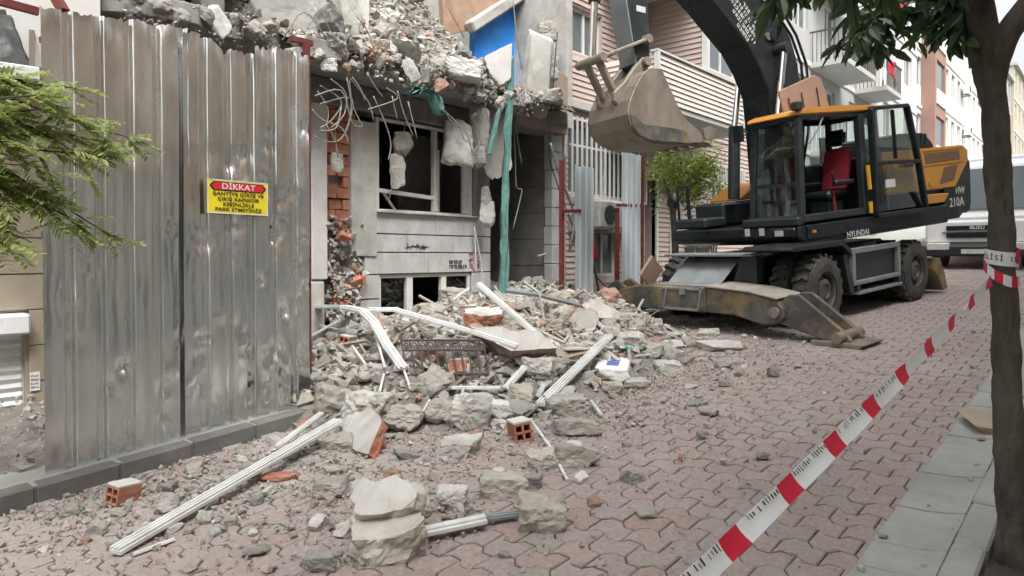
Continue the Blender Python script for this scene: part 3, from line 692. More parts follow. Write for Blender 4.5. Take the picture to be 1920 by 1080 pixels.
# first floor slab with a broken front edge, and what hangs on it
r = random.Random(44); poly = [(2.3, 11.2), (2.3, 7.1)]
x = 2.3
while x < 9.5:
    x += r.uniform(.12, .3); poly.append((min(x, 9.55), 6.92 + r.uniform(-.12, .14) + (.12 if 5.2 < x < 6 else 0) + .36 * ss(8.2, 8.5, x)))
poly += [(9.72, 7.3), (9.72, 11.2)]
MB().prism(poly, 4.0, 4.2, 'z').build('floor_slab', M['grime_concrete'], house, bevel=.012)
r = random.Random(46)
for i in range(44):
    x = 2.5 + i * .135 + r.uniform(-.04, .04); s_ = r.uniform(.10, .24)
    o = share(r.choice(MED), 'slab_edge_lump', house, Vector((x, 6.90 + r.uniform(-.08, .08), 4.08 + r.uniform(-.14, .12))) - HB, (r.uniform(-1, 1), r.uniform(-1, 1), r.uniform(0, 6)), (s_, s_ * .8, s_))
itm = [(r.uniform(2.4, 8.4), 6.92 + r.uniform(-.14, .1), 4.06 + r.uniform(-.14, .22), .02 + r.expovariate(1/.03)) for _ in range(900)]
o = scatter('slab_edge_debris', itm, M['bits'], parent=house); o.location = -HB
# tan facing at the right end of the slab
fz0 = yz(1050, 250, 7.33)
for a, b, z1 in ((8.35, 8.98, fz0 + .62), (8.99, 9.66, fz0 + 1.02)): B('facing_panel', M['tan_tile'], house, a, b, 7.30, 7.36, fz0, z1, bevel=.004)
B('facing_return', M['tan_tile'], house, 9.665, 9.72, 7.30, 7.9, fz0, fz0 + 1.0, bevel=.004)
B('soffit', M['grime_concrete'], house, 8.2, 9.66, 7.37, YF + .3, fz0 + .02, fz0 + .10)
# upper storey remains
B('party_wall', M['pale_concrete'], house, 9.73, 9.92, 7.35, 11.4, 4.0, 7.6)
def pxpoly(pts, Y): return [(onY(x, y, Y).x, onY(x, y, Y).z) for x, y in pts]
MB().prism(pxpoly([(890, 160), (890, 55), (990, -60), (1034, -60), (1034, 160)], 8.55), 8.55, 8.68, 'y').build('blue_wall', M['blue'], house)
MB().beam(onY(880, 52, 8.36), onY(1010, -32, 8.36), .2, .2).build('fallen_beam', M['pale_concrete'], house, bevel=.03)
B('rear_brick_wall', M['brick'], house, 5.5, 8.1, 9.6, 9.75, 4.3, 7.6)
MB().prism(pxpoly([(822, 70), (812, -80), (1040, -80), (895, 55)], 8.6), 8.45, 8.54, 'y').build('board_screen', M['plywood'], house)
B('rear_wall', M['dark_in'], house, 2.3, 5.5, 10.2, 10.4, 4.3, 7.6)
MB().prism([(2.3, 7.5), (5.0, 7.9), (5.3, 8.7), (5.1, 11.0), (2.3, 11.0)], 6.3, 6.5, 'z').build('added_shade_slab', M['grime_concrete'], house, bevel=.02)  # slab added overhead to darken the upper storey interior
MB().beam((4.0, 8.6, 4.3), (4.05, 8.7, 6.3), .3, .3).build('column', M['grime_concrete'], house, bevel=.02)
B('left_party_wall', M['dark_in'], house, 2.25, 2.45, 7.7, 11.2, .3, 6.4)
# rubble heaped on the slab
def heap2(x, y):
    a = ss(4.1, 5.0, x) * (1 - ss(7.4, 8.6, x)) ; b = max(0.0, y - 6.95)
    return 4.18 + a * .98 * b + .14 * nz(x, y, 9, 1.6) * min(1, b * 2) + (1 - a) * .16 * b + .03
V = []; xs = np.arange(3.6, 9.6, .08); ys = np.arange(6.9, 9.7, .08)
for x in xs:
    for y in ys: V.append((x, y, heap2(x, y) + .05 * nz(x, y, 5, 7) - (.05 if y < 7.0 else 0)))
ny = len(ys); Q = [(i*ny+j, (i+1)*ny+j, (i+1)*ny+j+1, i*ny+j+1) for i in range(len(xs)-1) for j in range(ny-1)]
tag(tri_mesh_object('upper_rubble', V, Q, M['heap']), 'rubble slope piled on the broken first floor slab', 'rubble', kind='stuff')
itm = []; r = random.Random(51)
while len(itm) < 3200:
    x = r.uniform(3.9, 9.3); y = 6.88 + 2.6 * r.random() ** 1.3; a = ss(4.0, 5.0, x) * (1 - .8 * ss(7.6, 8.8, x))
    if r.random() > .15 + a: continue
    s = min(.2, .03 + r.expovariate(1 / .045)); itm.append((x, y, heap2(x, y) + s * .15, s))
scatter('upper_rubble_bits', itm, M['bits'], 'broken concrete and brick bits strewn over the upper rubble slope', 'rubble')
cnt = 0
while cnt < 110:
    x = r.uniform(4.0, 9.0); y = 6.88 + 2.5 * r.random() ** 1.4; a = ss(3.9, 5.0, x) * (1 - .75 * ss(7.6, 8.8, x))
    if r.random() > a: continue
    s = min(.5, .13 + r.expovariate(1 / .09)); cnt += 1
    mi = r.randrange(22); o = share(MED[mi], 'concrete_chunk', None, (x, y, heap2(x, y) + s * .15), (r.uniform(-.7, .7), r.uniform(-.7, .7), r.uniform(0, 6.3)), (s, s, s))
    tag(o, ('large' if s > .27 else ('middling' if s > .19 else 'small')) + ' ' + MADJ[mi] + ' chunk in the upper rubble ' + ('above the exposed brickwork' if x < 5.8 else ('above the smashed window' if x < 7.4 else 'above the entrance')) + (' at slab edge' if y < 7.2 else ' set back'), 'concrete chunk', 'concrete chunks on the upper slab')
# writing and paint on the cladding
def marks(mb, x0, x1, z0, z1, y, n, r, th=.004):
    cw = (x1 - x0) / n
    for i in range(n):
        a = x0 + i * cw; k = r.randrange(4)
        mb.box(a, a + cw*.25, y - th, y, z0, z1)
        if k != 1: mb.box(a + cw*.25, a + cw*.7, y - th, y, z1 - (z1-z0)*.22, z1)
        if k != 2: mb.box(a + cw*.25, a + cw*.7, y - th, y, z0, z0 + (z1-z0)*.2)
        if k in (0, 3): mb.box(a + cw*.5, a + cw*.72, y - th, y, z0 + (z1-z0)*.2, z1 - (z1-z0)*.22)
mk = MB(); r = random.Random(6); yy = YF - .012
xa, xb = yx(841, YF), yx(866, YF); marks(mk, xa, xb, yz(850, 494.5, YF), yz(850, 488, YF), yy, 8, r); xb = yx(874, YF); marks(mk, xa, xb, yz(850, 503, YF), yz(850, 496.5, YF), yy, 10, r)
mk.build('stencilled_notice', M['black_print'], house)
sc = MB(); cx, cz = yx(781, YF), yz(781, 463, YF)
gr_ = random.Random(19)
for i in range(9):
    ox = cx - .17 + i * .042; pts = [(ox + gr_.uniform(-.045, .045), yy, cz + gr_.uniform(-.05, .05)) for _ in range(4)]
    sc.tube(pts, .004, 4)
sc.tube([(cx - .22, yy, cz - .01), (cx, yy, cz + .015), (cx + .22, yy, cz - .005)], .004, 4)
sc.build('graffiti_scribble', M['black_print'], house)
sp = MB(); cx, cz = yx(888, YF), yz(888, 491, YF); r = random.Random(2)
for i in range(26): a = r.uniform(0, 6.3); q = r.random() ** .5; sp.obox((cx + .13*q*math.cos(a), yy, cz + .16*q*math.sin(a)), (.05, .003, .02), (0, r.uniform(0, 3), 0))
sp.build('red_spray_mark', mat('faded_red_spray', (.45, .20, .20), .8), house)
# ------------------------------------------------------------------ pink sided neighbour
YP = 7.5
pink = thing('sided_apartment_house', 'apartment house in pink and pale horizontal siding with a closed balcony', 'apartment house', (13.5, YP, gz(13.5)))
g1 = (yx(1066, YP), yx(1206, YP), 2.86, 4.22); d1 = (yx(1210, YP), yx(1230, YP), 1.0, 3.35)
g2 = (yx(1336, YP), yx(1392, YP), 2.75, 3.95); g3 = (yx(1285, YP), yx(1340, YP), 1.0, 2.0); g0 = (yx(1113, YP), yx(1160, YP), 1.35, 2.35)
up1 = (yx(1073, YP), yx(1130, YP), yz(1073, 95, YP), yz(1073, 6, YP)); updoor = (11.75, 12.5, 4.6, 6.3)
ops = [g1, d1, g2, g3, g0, up1, updoor]
wall_open(MB(), 9.95, 18.6, .5, 10.2, ops, YP + .03, YP + .3).build('wall', M['siding_pink'], pink)
s = siding(MB(), 9.95, 18.6, .8, 4.40, ops, YP + .03).build('siding', M['siding_pink'], pink); s['kind'] = 'stuff'
s = siding(MB(), 10.02, 18.6, 4.55, 10.2, ops, YP + .03).build('siding', M['siding_pink'], pink); s['kind'] = 'stuff'
B('corner_trim', M['trim_w'], pink, 9.93, 10.02, YP - .04, YP + .03, 4.5, 10.2)
B('band', M['soffit'], pink, 9.93, 10.88, YP - .10, YP + .02, 4.41, 4.54)
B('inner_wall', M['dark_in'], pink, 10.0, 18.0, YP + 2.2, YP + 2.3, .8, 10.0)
B('side_wall', M['pale_concrete'], pink, 9.94, 10.0, YP + .31, YP + 8, .6, 10.2)
for (a, b, c, d), nmm in ((g1, 2), (g2, 2), (g0, 2), (up1, 2), (updoor, 1), (g3, 2)): window(pink, a, b, c, d, YP + .10, nm=nmm, sill=False, curtain=(c > 4))
for (a, b, c, d), st in ((g1, .15), (g2, .14), (g3, .13)):
    gr = MB(); x = a
    while x < b: gr.box(x - .013, x + .013, YP - .10, YP - .068, c - .06, d + .04); x += st
    for z in (c - .03, (c*.35 + d*.65), d): gr.box(a - .03, b + .03, YP - .068, YP - .045, z - .018, z + .018)
    gr.box(a, a+.03, YP - .045, YP + .05, d-.2, d-.17); gr.box(b-.03, b, YP - .045, YP + .05, d-.2, d-.17)
    gr.build('window_grille', M['trim_w'] if c > 2.2 else M['rust'], pink)
B('downpipe', M['trim_w'], pink, yx(1258, YP) - .05, yx(1258, YP) + .05, YP - .1, YP - .005, 1.0, 4.4)
B('door_jamb', M['trim_w'], pink, d1[1], d1[1] + .06, YP - .03, YP + .1, 1.0, 3.38)
# balcony and bay over the street
bX0, bX1, bY = 10.88, 14.95, 6.2
bay0 = 12.78
bz_0, bz_1 = 4.50, 5.36
bw_ = (yx(1330, bY), yx(1402, bY), 5.45, 6.75)
b = MB(); b.box(bX0 + .03, bX1 - .03, bY + .03, YP + .02, bz_0 - .10, bz_0); b.build('balcony_floor', M['soffit'], pink)
b = MB(); b.box(bX0 + .03, bay0, bY + .03, bY + .12, bz_0, bz_1); b.box(bX0 + .03, bX0 + .12, bY + .12, YP, bz_0, bz_1); b.build('balcony_parapet', M['siding_pale'], pink)
s = siding(MB(), bX0 + .05, bX1, bz_0, bz_1, [], bY + .03, pitch=.094).build('siding', M['siding_pale'], pink); s['kind'] = 'stuff'
s = siding(MB(), bY + .05, YP, bz_0, bz_1, [], bX0 + .03, pitch=.094, axis='y').build('siding', M['siding_pale'], pink); s['kind'] = 'stuff'
B('corner_trim', M['trim_w'], pink, bX0 - .02, bX0 + .06, bY - .02, bY + .06, bz_0, bz_1)
B('corner_trim', M['siding_pale'], pink, 14.55, 14.63, bY - .012, bY + .03, bz_0, bz_1)
B('balcony_cap', M['trim_w'], pink, bX0 - .03, bX1, bY - .02, bY + .13, bz_1 + .002, bz_1 + .035)
wall_open(MB(), bay0, bX1, bz_1 + .04, 7.3, [bw_], bY + .03, bY + .2).build('bay_wall', M['siding_pink'], pink)
B('bay_side', M['siding_pink'], pink, bay0 + .001, bay0 + .12, bY + .21, YP, bz_1 - .86, 7.0)
B('bay_end', M['siding_pink'], pink, bX1 - .12, bX1 - .001, bY + .21, YP, bz_0, 7.3)
s = siding(MB(), bY + .1, YP, bz_1 - .85, 7.0, [], bay0, axis='y').build('siding', M['siding_pink'], pink); s['kind'] = 'stuff'
B('corner_trim', M['trim_w'], pink, bay0 - .03, bay0 + .10, bY - .02, bY + .09, bz_1 + .04, 7.0)
window(pink, *bw_, bY + .06, nm=3, sill=False, curtain=True)
B('upper_soffit', M['soffit'], pink, bX0, bX1, bY, YP + .02, 7.0, 7.2)
wall_open(MB(), bX0, bX1, 7.2, 10.2, [(11.4, 12.4, 7.9, 9.3), (13.2, 14.4, 7.9, 9.3)], bY + .03, bY + .2).build('upper_bay_wall', M['siding_pale'], pink)
B('entrance_step', M['curb'], pink, 9.95, 13.0, YP - .5, YP, .8, 1.02)
B('wall_ledge', M['grime_concrete'], pink, 10.0, 12.2, YP - .18, YP + .02, 2.18, 2.50, bevel=.01)
# ------------------------------------------------------------------ stone clad shop on the far left
YL = 7.2
shop = thing('stone_clad_shop', 'shop front in beige stone tiles with a white roller shutter and white upper wall', 'shop', (0, YL, gz(0)))
sx0, sx1, sz0, sz1 = .35, onY(50, 700, YL).x, .1, onY(45, 625, YL).z
wall_open(MB(), -8, 2.25, -.6, 3.35, [(sx0, sx1, sz0, sz1)], YL + .03, YL + .3).build('wall', M['beige_tile'], shop)
r = random.Random(4); z = -.3
while z < 3.3:
    for (a, b) in (((sx1 + .02), 2.24), (-1.0, sx0 - .02)) if z < sz1 else ((-1.0, .1), (.1, 1.2), (1.2, 2.24)):
        B('tile', M['beige_tile'], shop, a + .004, b - .004, YL - r.uniform(0, .008), YL + .029, z + .005, min(z + .31, 3.34), bevel=.003)
    z += .315
B('upper_wall', M['wall_white'], shop, -8, 2.25, YL - .25, YL + .3, 3.36, 9.5)
sh = B('roller_shutter', M['white_paint'], shop, sx0, sx1, YL + .10, YL + .14, sz0, sz1)
z = sz0
while z < sz1 - .01:
    MB().add([(sx0+.02, YL+.099, z), (sx1-.02, YL+.099, z), (sx1-.02, YL+.075, z+.04), (sx0+.02, YL+.075, z+.04), (sx0+.02, YL+.099, z+.074), (sx1-.02, YL+.099, z+.074)], [(0,1,2,3),(3,2,5,4)]).build('slat', M['white_paint'], sh, fix=False); z += .076
B('shutter_box', M['white_paint'], shop, sx0 - .03, sx1 + .0, YL - .16, YL + .04, sz1 + .002, sz1 + .18, bevel=.02)
nt_ = MB().box(onY(55, 700, YL).x, onY(74, 700, YL).x, YL - .016, YL - .012, onY(64, 732, YL).z, onY(64, 697, YL).z); nt_ = nt_.build('paper_notice', M['white_paint'], shop)
mk = MB(); r = random.Random(9)
for i in range(4): z = onY(64, 704 + i * 7, YL).z; marks(mk, onY(57, 700, YL).x, onY(72, 700, YL).x, z - .012, z + .005, YL - .0165, 7, r, .001)
mk.build('notice_lines', M['black_print'], nt_)
# torn black awning and its white frame
aw = thing('torn_awning', 'torn black tarpaulin awning hanging above the stone clad shop', 'awning', (.9, 6.4, 3.5))
def sheet(name, P00, P10, P01, P11, m, parent, amp=.06, n=18, k=12, seed=0, sc=5):
    P00, P10, P01, P11 = map(Vector, (P00, P10, P01, P11)); v, f = [], []
    for i in range(n + 1):
        for j in range(k + 1):
            u, w_ = i / n, j / k; p = P00*(1-u)*(1-w_) + P10*u*(1-w_) + P01*(1-u)*w_ + P11*u*w_
            nn = (P10 - P00).cross(P01 - P00).normalized(); p += nn * (amp * (noise.noise(p * sc + Vector((seed, 0, 0))) + .5 * noise.noise(p * sc * 2.3))); v.append(p)
    for i in range(n):
        for j in range(k): f.append((i*(k+1)+j, (i+1)*(k+1)+j, (i+1)*(k+1)+j+1, i*(k+1)+j+1))
    o = MB().add(v, f).build(name, m, parent, smooth=True, fix=False); md = o.modifiers.new('thickness', 'SOLIDIFY'); md.thickness = .004; return o
sheet('tarpaulin', onY(-60, 10, 6.9), onY(10, 15, 6.9), onY(-60, 150, 6.2), onY(70, 142, 6.2), M['tarp'], aw, .10, seed=3)
MB().beam(onY(-80, 118, 6.1), onY(74, 140, 6.1), .05, .10).build('front_rail', M['white_paint'], aw, bevel=.008)
MB().beam(onY(-80, 152, 6.1), onY(74, 150, 6.3), .05, .05).build('valance_bar', M['tarp'], aw)
for px in (-70, 60): MB().beam(onY(px, 140, 6.12), onY(px, 60, 6.95), .04, .04).build('bracket', M['rust'], aw)

# ------------------------------------------------------------------ apartment blocks up the street
def apartment(name, label, x0, x1, y, floors, fh, cols, wm, seed=0, sill=.95, head=2.35, ww=1.2, bal=(), bay=None, roof='wall_grey', flip=False, ground='wall_grey', base=None):
    r = random.Random(seed); z0 = gz((x0 + x1) / 2) if base is None else base
    fr = None
    if flip: fr = Matrix.Translation(((x0 + x1), 2 * y, 0)) @ Matrix.Rotation(math.pi, 4, 'Z'); fr = Matrix.Translation((x0 + x1, 2*y, 0)) @ Matrix.Diagonal((-1, -1, 1, 1))
    b = thing(name, label, 'apartment block', ((x0 + x1) / 2, y, z0), group='apartment blocks lining the street')
    ops = []
    for k in range(floors):
        for c in cols:
            xc = x0 + (x1 - x0) * c; h0 = .0 if k == 0 and r.random() < .3 else sill
            ops.append((xc - ww/2, xc + ww/2, z0 + .3 + k*fh + h0, z0 + .3 + k*fh + head))
    top = z0 + .3 + floors * fh
    w = MB(fr); wall_open(w, x0, x1, z0 + .3 + fh, top, ops, y, y + .3); w.box(x0, x0 + .3, y + .301, y + 9, z0 - 1, top); w.box(x1 - .3, x1, y + .301, y + 9, z0 - 1, top)
    w.build('wall', M[wm], b)
    w = MB(fr); wall_open(w, x0, x1, z0 - 1.2, z0 + .298 + fh, ops, y, y + .3); w.build('ground_floor_wall', M[ground], b)
    MB(fr).box(x0 - .15, x1 + .15, y - .25, y + 9, top, top + .22).build('roof', M[roof], b)
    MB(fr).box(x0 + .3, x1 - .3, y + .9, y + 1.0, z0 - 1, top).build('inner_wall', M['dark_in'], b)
    for k in range(1, floors): MB(fr).box(x0 + .01, x1 - .01, y - .05, y - .002, z0 + .3 + k*fh - .12, z0 + .3 + k*fh + .04).build('string_course', M['trim_w'], b)
    for o in ops: window(b, *o, y + .1, frame=fr, nm=2, fw=.07, curtain=r.random() < .5)
    for (a, c, k) in bal:
        z = z0 + .3 + k*fh; p = MB(fr); p.box(a, c, y - 1.15, y - .002, z - .16, z); bo = p.build('balcony', M['soffit'], b)
        rl = MB(fr); x = a
        while x < c: rl.box(x, x + .02, y - 1.14, y - 1.12, z, z + .95); x += .13
        yy_ = y - 1.14
        while yy_ < y: rl.box(a, a + .02, yy_, yy_ + .02, z, z + .95); yy_ += .13
        rl.box(a, c, y - 1.15, y - 1.11, z + .95, z + 1.0); rl.box(a, a + .04, y - 1.11, y, z + .95, z + 1.0); rl.build('railing', M['white_paint'] if k % 2 else M['rust'], bo)
    if bay:
        (a, c, k0, k1, bmname) = bay; z = z0 + .3 + k0*fh; zt = z0 + .3 + k1*fh
        p = MB(fr); bo_ = [(a + .35, c - .35, z + j*fh + .95, z + j*fh + 2.3) for j in range(k1 - k0)]
        wall_open(p, a, c, z, zt, bo_, y - .6, y - .4); p.box(a, a + .2, y - .399, y - .003, z, zt); p.box(c - .2, c, y - .399, y - .003, z, zt); p.box(a + .2, c - .2, y - .399, y - .003, z, z + .15)
        p.box(a + .2, c - .2, y - .399, y - .003, zt - .1, zt)
        bo = p.build('bay', M[bmname], b)
        for o in bo_:
            q = MB(fr); q.box(o[0], o[1], y - .52, y - .50, o[2], o[3]); q.build('pane', M['pane'], bo)
        for j in range(k1 - k0):
            q = MB(fr); q.box(a + .25, c - .25, y - .66, y - .602, z + j*fh + .12, z + j*fh + .85); q.build('spandrel', M['trim_w'], bo)
    return b
A1 = apartment('apartment_block', 'pale grey apartment block with open balconies beside the sided house', 18.7, 30.4, 7.7, 5, 2.85, (.1, .32, .56, .8, .93), 'wall_grey', 1, bal=((23.2, 26.4, 1), (23.2, 26.4, 2), (23.2, 26.4, 3), (28, 30.2, 1), (28, 30.2, 2), (28, 30.2, 3)))
A2 = apartment('apartment_block', 'white apartment block with small windows just before the red bay', 30.5, 37.4, 7.5, 4, 2.75, (.25, .75), 'wall_white', 2, ww=1.5)
A3 = apartment('apartment_block', 'apartment block with a projecting brick-red bay up the street', 37.5, 44.4, 7.6, 4, 2.75, (.12, .85), 'wall_white', 3, bay=(38.9, 41.6, 1, 4, 'wall_red'))
A4 = apartment('apartment_block', 'long cream apartment block with many windows up the street', 44.5, 60, 7.6, 4, 2.7, (.06, .18, .30, .42, .54, .66, .78, .9), 'wall_white', 4, ww=1.0)
A5 = apartment('apartment_block', 'distant grey apartment block seen beside the near tree trunk', 60.1, 72, 7.4, 4, 2.7, (.1, .3, .5, .7, .9), 'wall_grey', 5, ww=1.1)
A6 = apartment('apartment_block', 'distant ochre apartment block at the end of the visible row', 72.1, 96, 7.2, 4, 2.7, (.06, .18, .30, .42, .54, .66, .78, .9), 'wall_yellow', 6, ww=1.0)
A7 = apartment('apartment_block', 'orange rendered apartment block on the near side, mirrored in the fence', -14, 9.0, -2.7, 4, 2.9, (.06, .18, .30, .42, .54, .66, .78, .9), 'wall_orange', 7, flip=True, ground='wall_cream', base=-.2, ww=1.3)
A8 = apartment('apartment_block', 'cream apartment block on the near side uphill of the camera', 9.1, 32, -2.9, 4, 2.8, (.1, .3, .5, .7, .9), 'wall_cream', 8, flip=True, base=1.4)
for i, (px, py, Y, dx, dz) in enumerate(((1668, 137, 6.4, .9, .55), (1690, 18, 6.4, .8, .5))):
    p = onY(px, py, Y); fl = thing('hanging_flag', ('small red cloth draped over a balcony beyond the excavator cab', 'small red cloth hanging high among the tree leaves')[i], 'flag', p)
    sheet('cloth', p, p + Vector((dx, .05, 0)), p + Vector((.05, .1, dz)), p + Vector((dx, .0, dz)), M['flag'], fl, .08, 8, 6, seed=i, sc=3)
for i, (px, py, Y) in enumerate(((1668, 172, 7.3), (1812, 178, 7.35), (1814, 255, 7.35))):
    p = onY(px, py, Y); s = .35; a = thing('air_conditioner', ('air conditioner unit under the red cloth behind the cab roof', 'upper air conditioner unit on the cream apartment block', 'lower air conditioner unit on the cream apartment block')[i], 'air conditioner', p)
    MB().box(p.x - .42, p.x + .42, p.y - .2, p.y + .12, p.z, p.z + .6).build('casing', M['white_paint'], a, bevel=.03); MB().lathe([(.2, 0), (.2, .02)], (p.x - .1, p.y - .2, p.z + .3), (0, -1, 0), 16).build('fan_grille', M['black2'], a)
    for k in (-.3, .3): MB().box(p.x + k - .02, p.x + k + .02, p.y - .18, 7.75, p.z - .05, p.z - .002).build('bracket', M['rust'], a)

# ------------------------------------------------------------------ corrugated site fence
fence = thing('site_fence', 'tall dented corrugated galvanized site fence with a yellow warning sign', 'fence', (2.5, 5.6, gz(2.5)))
def rib(x, pitch=.2):
    t = (x / pitch) % 1.0; d = .038
    if t < .62: return .005 * math.sin(t / .62 * math.pi)
    if t < .70: return d * (t - .62) / .08
    if t < .90: return d
    return d * (1 - (t - .90) / .10)
def corr_sheet(name, x0, x1, y, zb, zt, m, parent, dents, seed, pitch=.2, nzz=90, dx=.007, lean=0.0, tear=.03, fr=None):
    nxx = int((x1 - x0) / dx); v, f = [], []
    for i in range(nxx + 1):
        x = x0 + (x1 - x0) * i / nxx
        jt = zt(x) + tear * (noise.noise(Vector((x * 9, seed, 0))) + .7 * noise.noise(Vector((x * 31, seed, 1))))
        jb = zb(x) + .03 * noise.noise(Vector((x * 4, seed, 7)))
        for j in range(nzz + 1):
            w_ = j / nzz; z = jb + (jt - jb) * w_
            yy = y + rib(x - x0, pitch) * (1 - .0 * w_) + .018 * noise.noise(Vector((x * 1.3, z * .9, seed))) + .005 * noise.noise(Vector((x * 5, z * 3.1, seed + 5)))
            for (cx, cz, rx, rz_, dp) in dents:
                q = ((x - cx) / rx) ** 2 + ((z - cz) / rz_) ** 2
                if q < 4: yy += dp * math.exp(-q * 1.5) * (1 + .8 * noise.noise(Vector((x * 22, z * 13, seed))))
            cr = ss(.93, 1.0, w_); yy += cr * .035 * noise.noise(Vector((x * 11, z * 4, seed + 2)))
            v.append((x, yy + lean * (z - jb), z))
    k = nzz + 1
    f = [(i*k+j, (i+1)*k+j, (i+1)*k+j+1, i*k+j+1) for i in range(nxx) for j in range(nzz)]
    o = MB(fr).add(v, f).build(name, m, parent, smooth=True, fix=False); return o
r = random.Random(12)
def dl(n, x0, x1, z0, z1, s=1.0): return [(r.uniform(x0, x1), r.uniform(z0, z1), r.uniform(.05, .10) * s, r.uniform(.05, .13) * s, r.choice((1, 1, -.7)) * r.uniform(.012, .034)) for _ in range(n)]
ft = lambda x: 3.44 + .098 * (x - 1.44); fb = lambda x: .155 + .055 * (x - 1.44)
corr_sheet('sheet', 1.44, 2.44, 5.60, fb, lambda x: ft(x) + .02, M['galv'], fence, dl(14, 1.55, 2.4, .4, 1.2, .6) + dl(4, 1.6, 2.3, 1.4, 2.6, .8), 1)
corr_sheet('sheet', 2.40, 3.04, 5.592, lambda x: fb(x) + .03, lambda x: ft(x) - .02 - .10 * ss(2.55, 2.8, x), M['galv'], fence, dl(20, 2.42, 3.0, .4, 1.4, .6) + dl(8, 2.45, 3.0, 1.5, 2.9, .9), 2, tear=.05)
corr_sheet('sheet', 3.00, 3.52, 5.584, lambda x: fb(x) + .06, lambda x: ft(x) - .06, M['galv'], fence, dl(26, 3.03, 3.5, .4, 1.8, .65) + dl(14, 3.05, 3.5, 1.8, 3.0, .9), 3, tear=.05)
for x in (1.5, 2.45, 3.525): B('post', M['red_steel'], fence, x, x + .05, 5.64, 5.69, gz(x) + .11, ft(x) + (.08 if x > 3 else -.1), bevel=.004)
for z in (.55, 1.9, 3.25): MB().beam((1.45, 5.662, z), (3.52, 5.662, z + .12), .03, .04).build('rail', M['red_steel'], fence)
MB().beam(onY(-10, 0, 5.75), onY(72, 22, 5.75), .05, .05).build('brace', M['red_steel'], fence); MB().beam(onY(100, -12, 5.8), onY(120, 22, 5.72), .06, .06).build('brace', M['red_steel'], fence)
MB().beam(onY(545, 72, 5.72), onY(585, 82, 5.72), .05, .05).build('brace', M['red_steel'], fence)
# the warning sign wired to it
a, c = onY(388, 331, 5.55), onY(502, 408, 5.55); sw, shh = c.x - a.x, a.z - c.z - .03; sx, sz = (a.x + c.x) / 2, (a.z + c.z) / 2
tilt = .035; ux = Vector((math.cos(tilt), 0, math.sin(-tilt) + .03)).normalized(); uy = Vector((0, 0, 1)); uy = (uy - ux * uy.dot(ux)).normalized()
sign = thing('warning_sign', 'yellow warning sign with a red DİKKAT banner wired to the corrugated fence', 'sign', (sx, 5.55, sz - shh/2))
fr = Matrix(((ux.x, 0, uy.x, sx), (ux.y, 1, uy.y, 5.55), (ux.z, 0, uy.z, sz), (0, 0, 0, 1)))
MB(fr).box(-sw/2, sw/2, -.004, .004, -shh/2, shh/2).build('board', M['yellow_sign'], sign)
MB(fr).box(-sw/2, sw/2, -.0055, -.0042, shh/2 - .008, shh/2).box(-sw/2, sw/2, -.0055, -.0042, -shh/2, -shh/2 + .008).box(-sw/2, -sw/2 + .008, -.0055, -.0042, -shh/2 + .008, shh/2 - .008).box(sw/2 - .008, sw/2, -.0055, -.0042, -shh/2 + .008, shh/2 - .008).build('border', M['white_print'], sign)
q = shh/2 - .016; MB(fr).prism([(-sw/2+.02, q-.043), (-sw/2+.02, q-.03), (-sw/2+.05, q), (sw/2-.05, q), (sw/2-.02, q-.03), (sw/2-.02, q-.043), (sw/2-.05, q-.075), (-sw/2+.05, q-.075)], -.0062, -.0045, 'y').build('banner', M['black_print'], sign)
MB(fr).prism([(-sw/2+.035, q-.037), (-sw/2+.058, q-.008), (sw/2-.058, q-.008), (sw/2-.035, q-.037), (sw/2-.058, q-.066), (-sw/2+.058, q-.066)], -.0072, -.0063, 'y').build('banner_face', M['red_print'], sign)
def sp_(x, z, d=.0085): return fr @ Vector((x, -d, z))
text('lettering', 'DİKKAT', .068, M['white_print'], sign, sp_(0, q - .039), ux, uy, squash=1.15)
for i, ln in enumerate(('ŞANTİYE GİRİŞ VE', 'ÇIKIŞ KAPISIDIR', 'KESİNLİKLE', 'PARK ETMEYİNİZ')):
    text('lettering', ln, .039, M['black_print'], sign, sp_(0, q - .099 - i * .0425), ux, uy, squash=1.3)
for px in (394, 497):
    p = onY(px, 334 if px < 450 else 341, 5.55); MB().tube([p + Vector((0, -.006, -.01)), p + Vector((.005, -.01, .02)), p + Vector((0, .06, .035))], .0025, 5).build('wire', M['rebar'], sign)
# two leftover fence bays farther up, in front of the sided house
def leftover(label, px0, px1, y, top_py, seed, posts, gap=None, fallen=0):
    x0, x1 = onY(px0, 400, y).x, onY(px1, 400, y).x; b0 = gz(x0) + .12; t0 = onY((px0+px1)/2, top_py, y).z
    o = thing('fence_remnant', label, 'fence panel', ((x0+x1)/2, y, b0), group='fence bays left standing by the sided house')
    corr_sheet('sheet', x0, x1, y, lambda x: b0 + .35, lambda x: t0, M['galv_blue'], o, [], seed, pitch=.16, nzz=40, dx=.012)
    for (px, tp) in posts:
        x = onY(px, 400, y + .05).x; B('post', M['red_steel'], o, x - .03, x + .03, y + .05, y + .11, b0 - .1, onY(px, tp, y + .05).z, bevel=.004)
    z = onY(px0, gap, y).z; MB().beam((onY(posts[0][0], 400, y).x, y + .02, z), (onY(posts[-1][0], 400, y).x, y + .02, z + .03), .04, .05).build('rail', M['red_steel'], o)
    return o
leftover('bent corrugated sheet on red posts in front of the barred window', 1078, 1114, 6.3, 312, 11, ((1056, 300), (1090, 385)), gap=398)
leftover('upright corrugated sheet on red posts beside the small street tree', 1166, 1203, 6.3, 288, 12, ((1160, 390), (1206, 285)), gap=385)
p = onY(1092, 488, 6.5); fl = thing('red_flag', 'red flag with a pale crescent hung low between the fence bays', 'flag', p)
e1 = onY(1122, 486, 6.5); e2 = onY(1094, 430, 6.5); e3 = onY(1112, 436, 6.5)
sheet('cloth', p, e1, e2, e3, M['flag'], fl, .03, 10, 10, seed=2, sc=4)
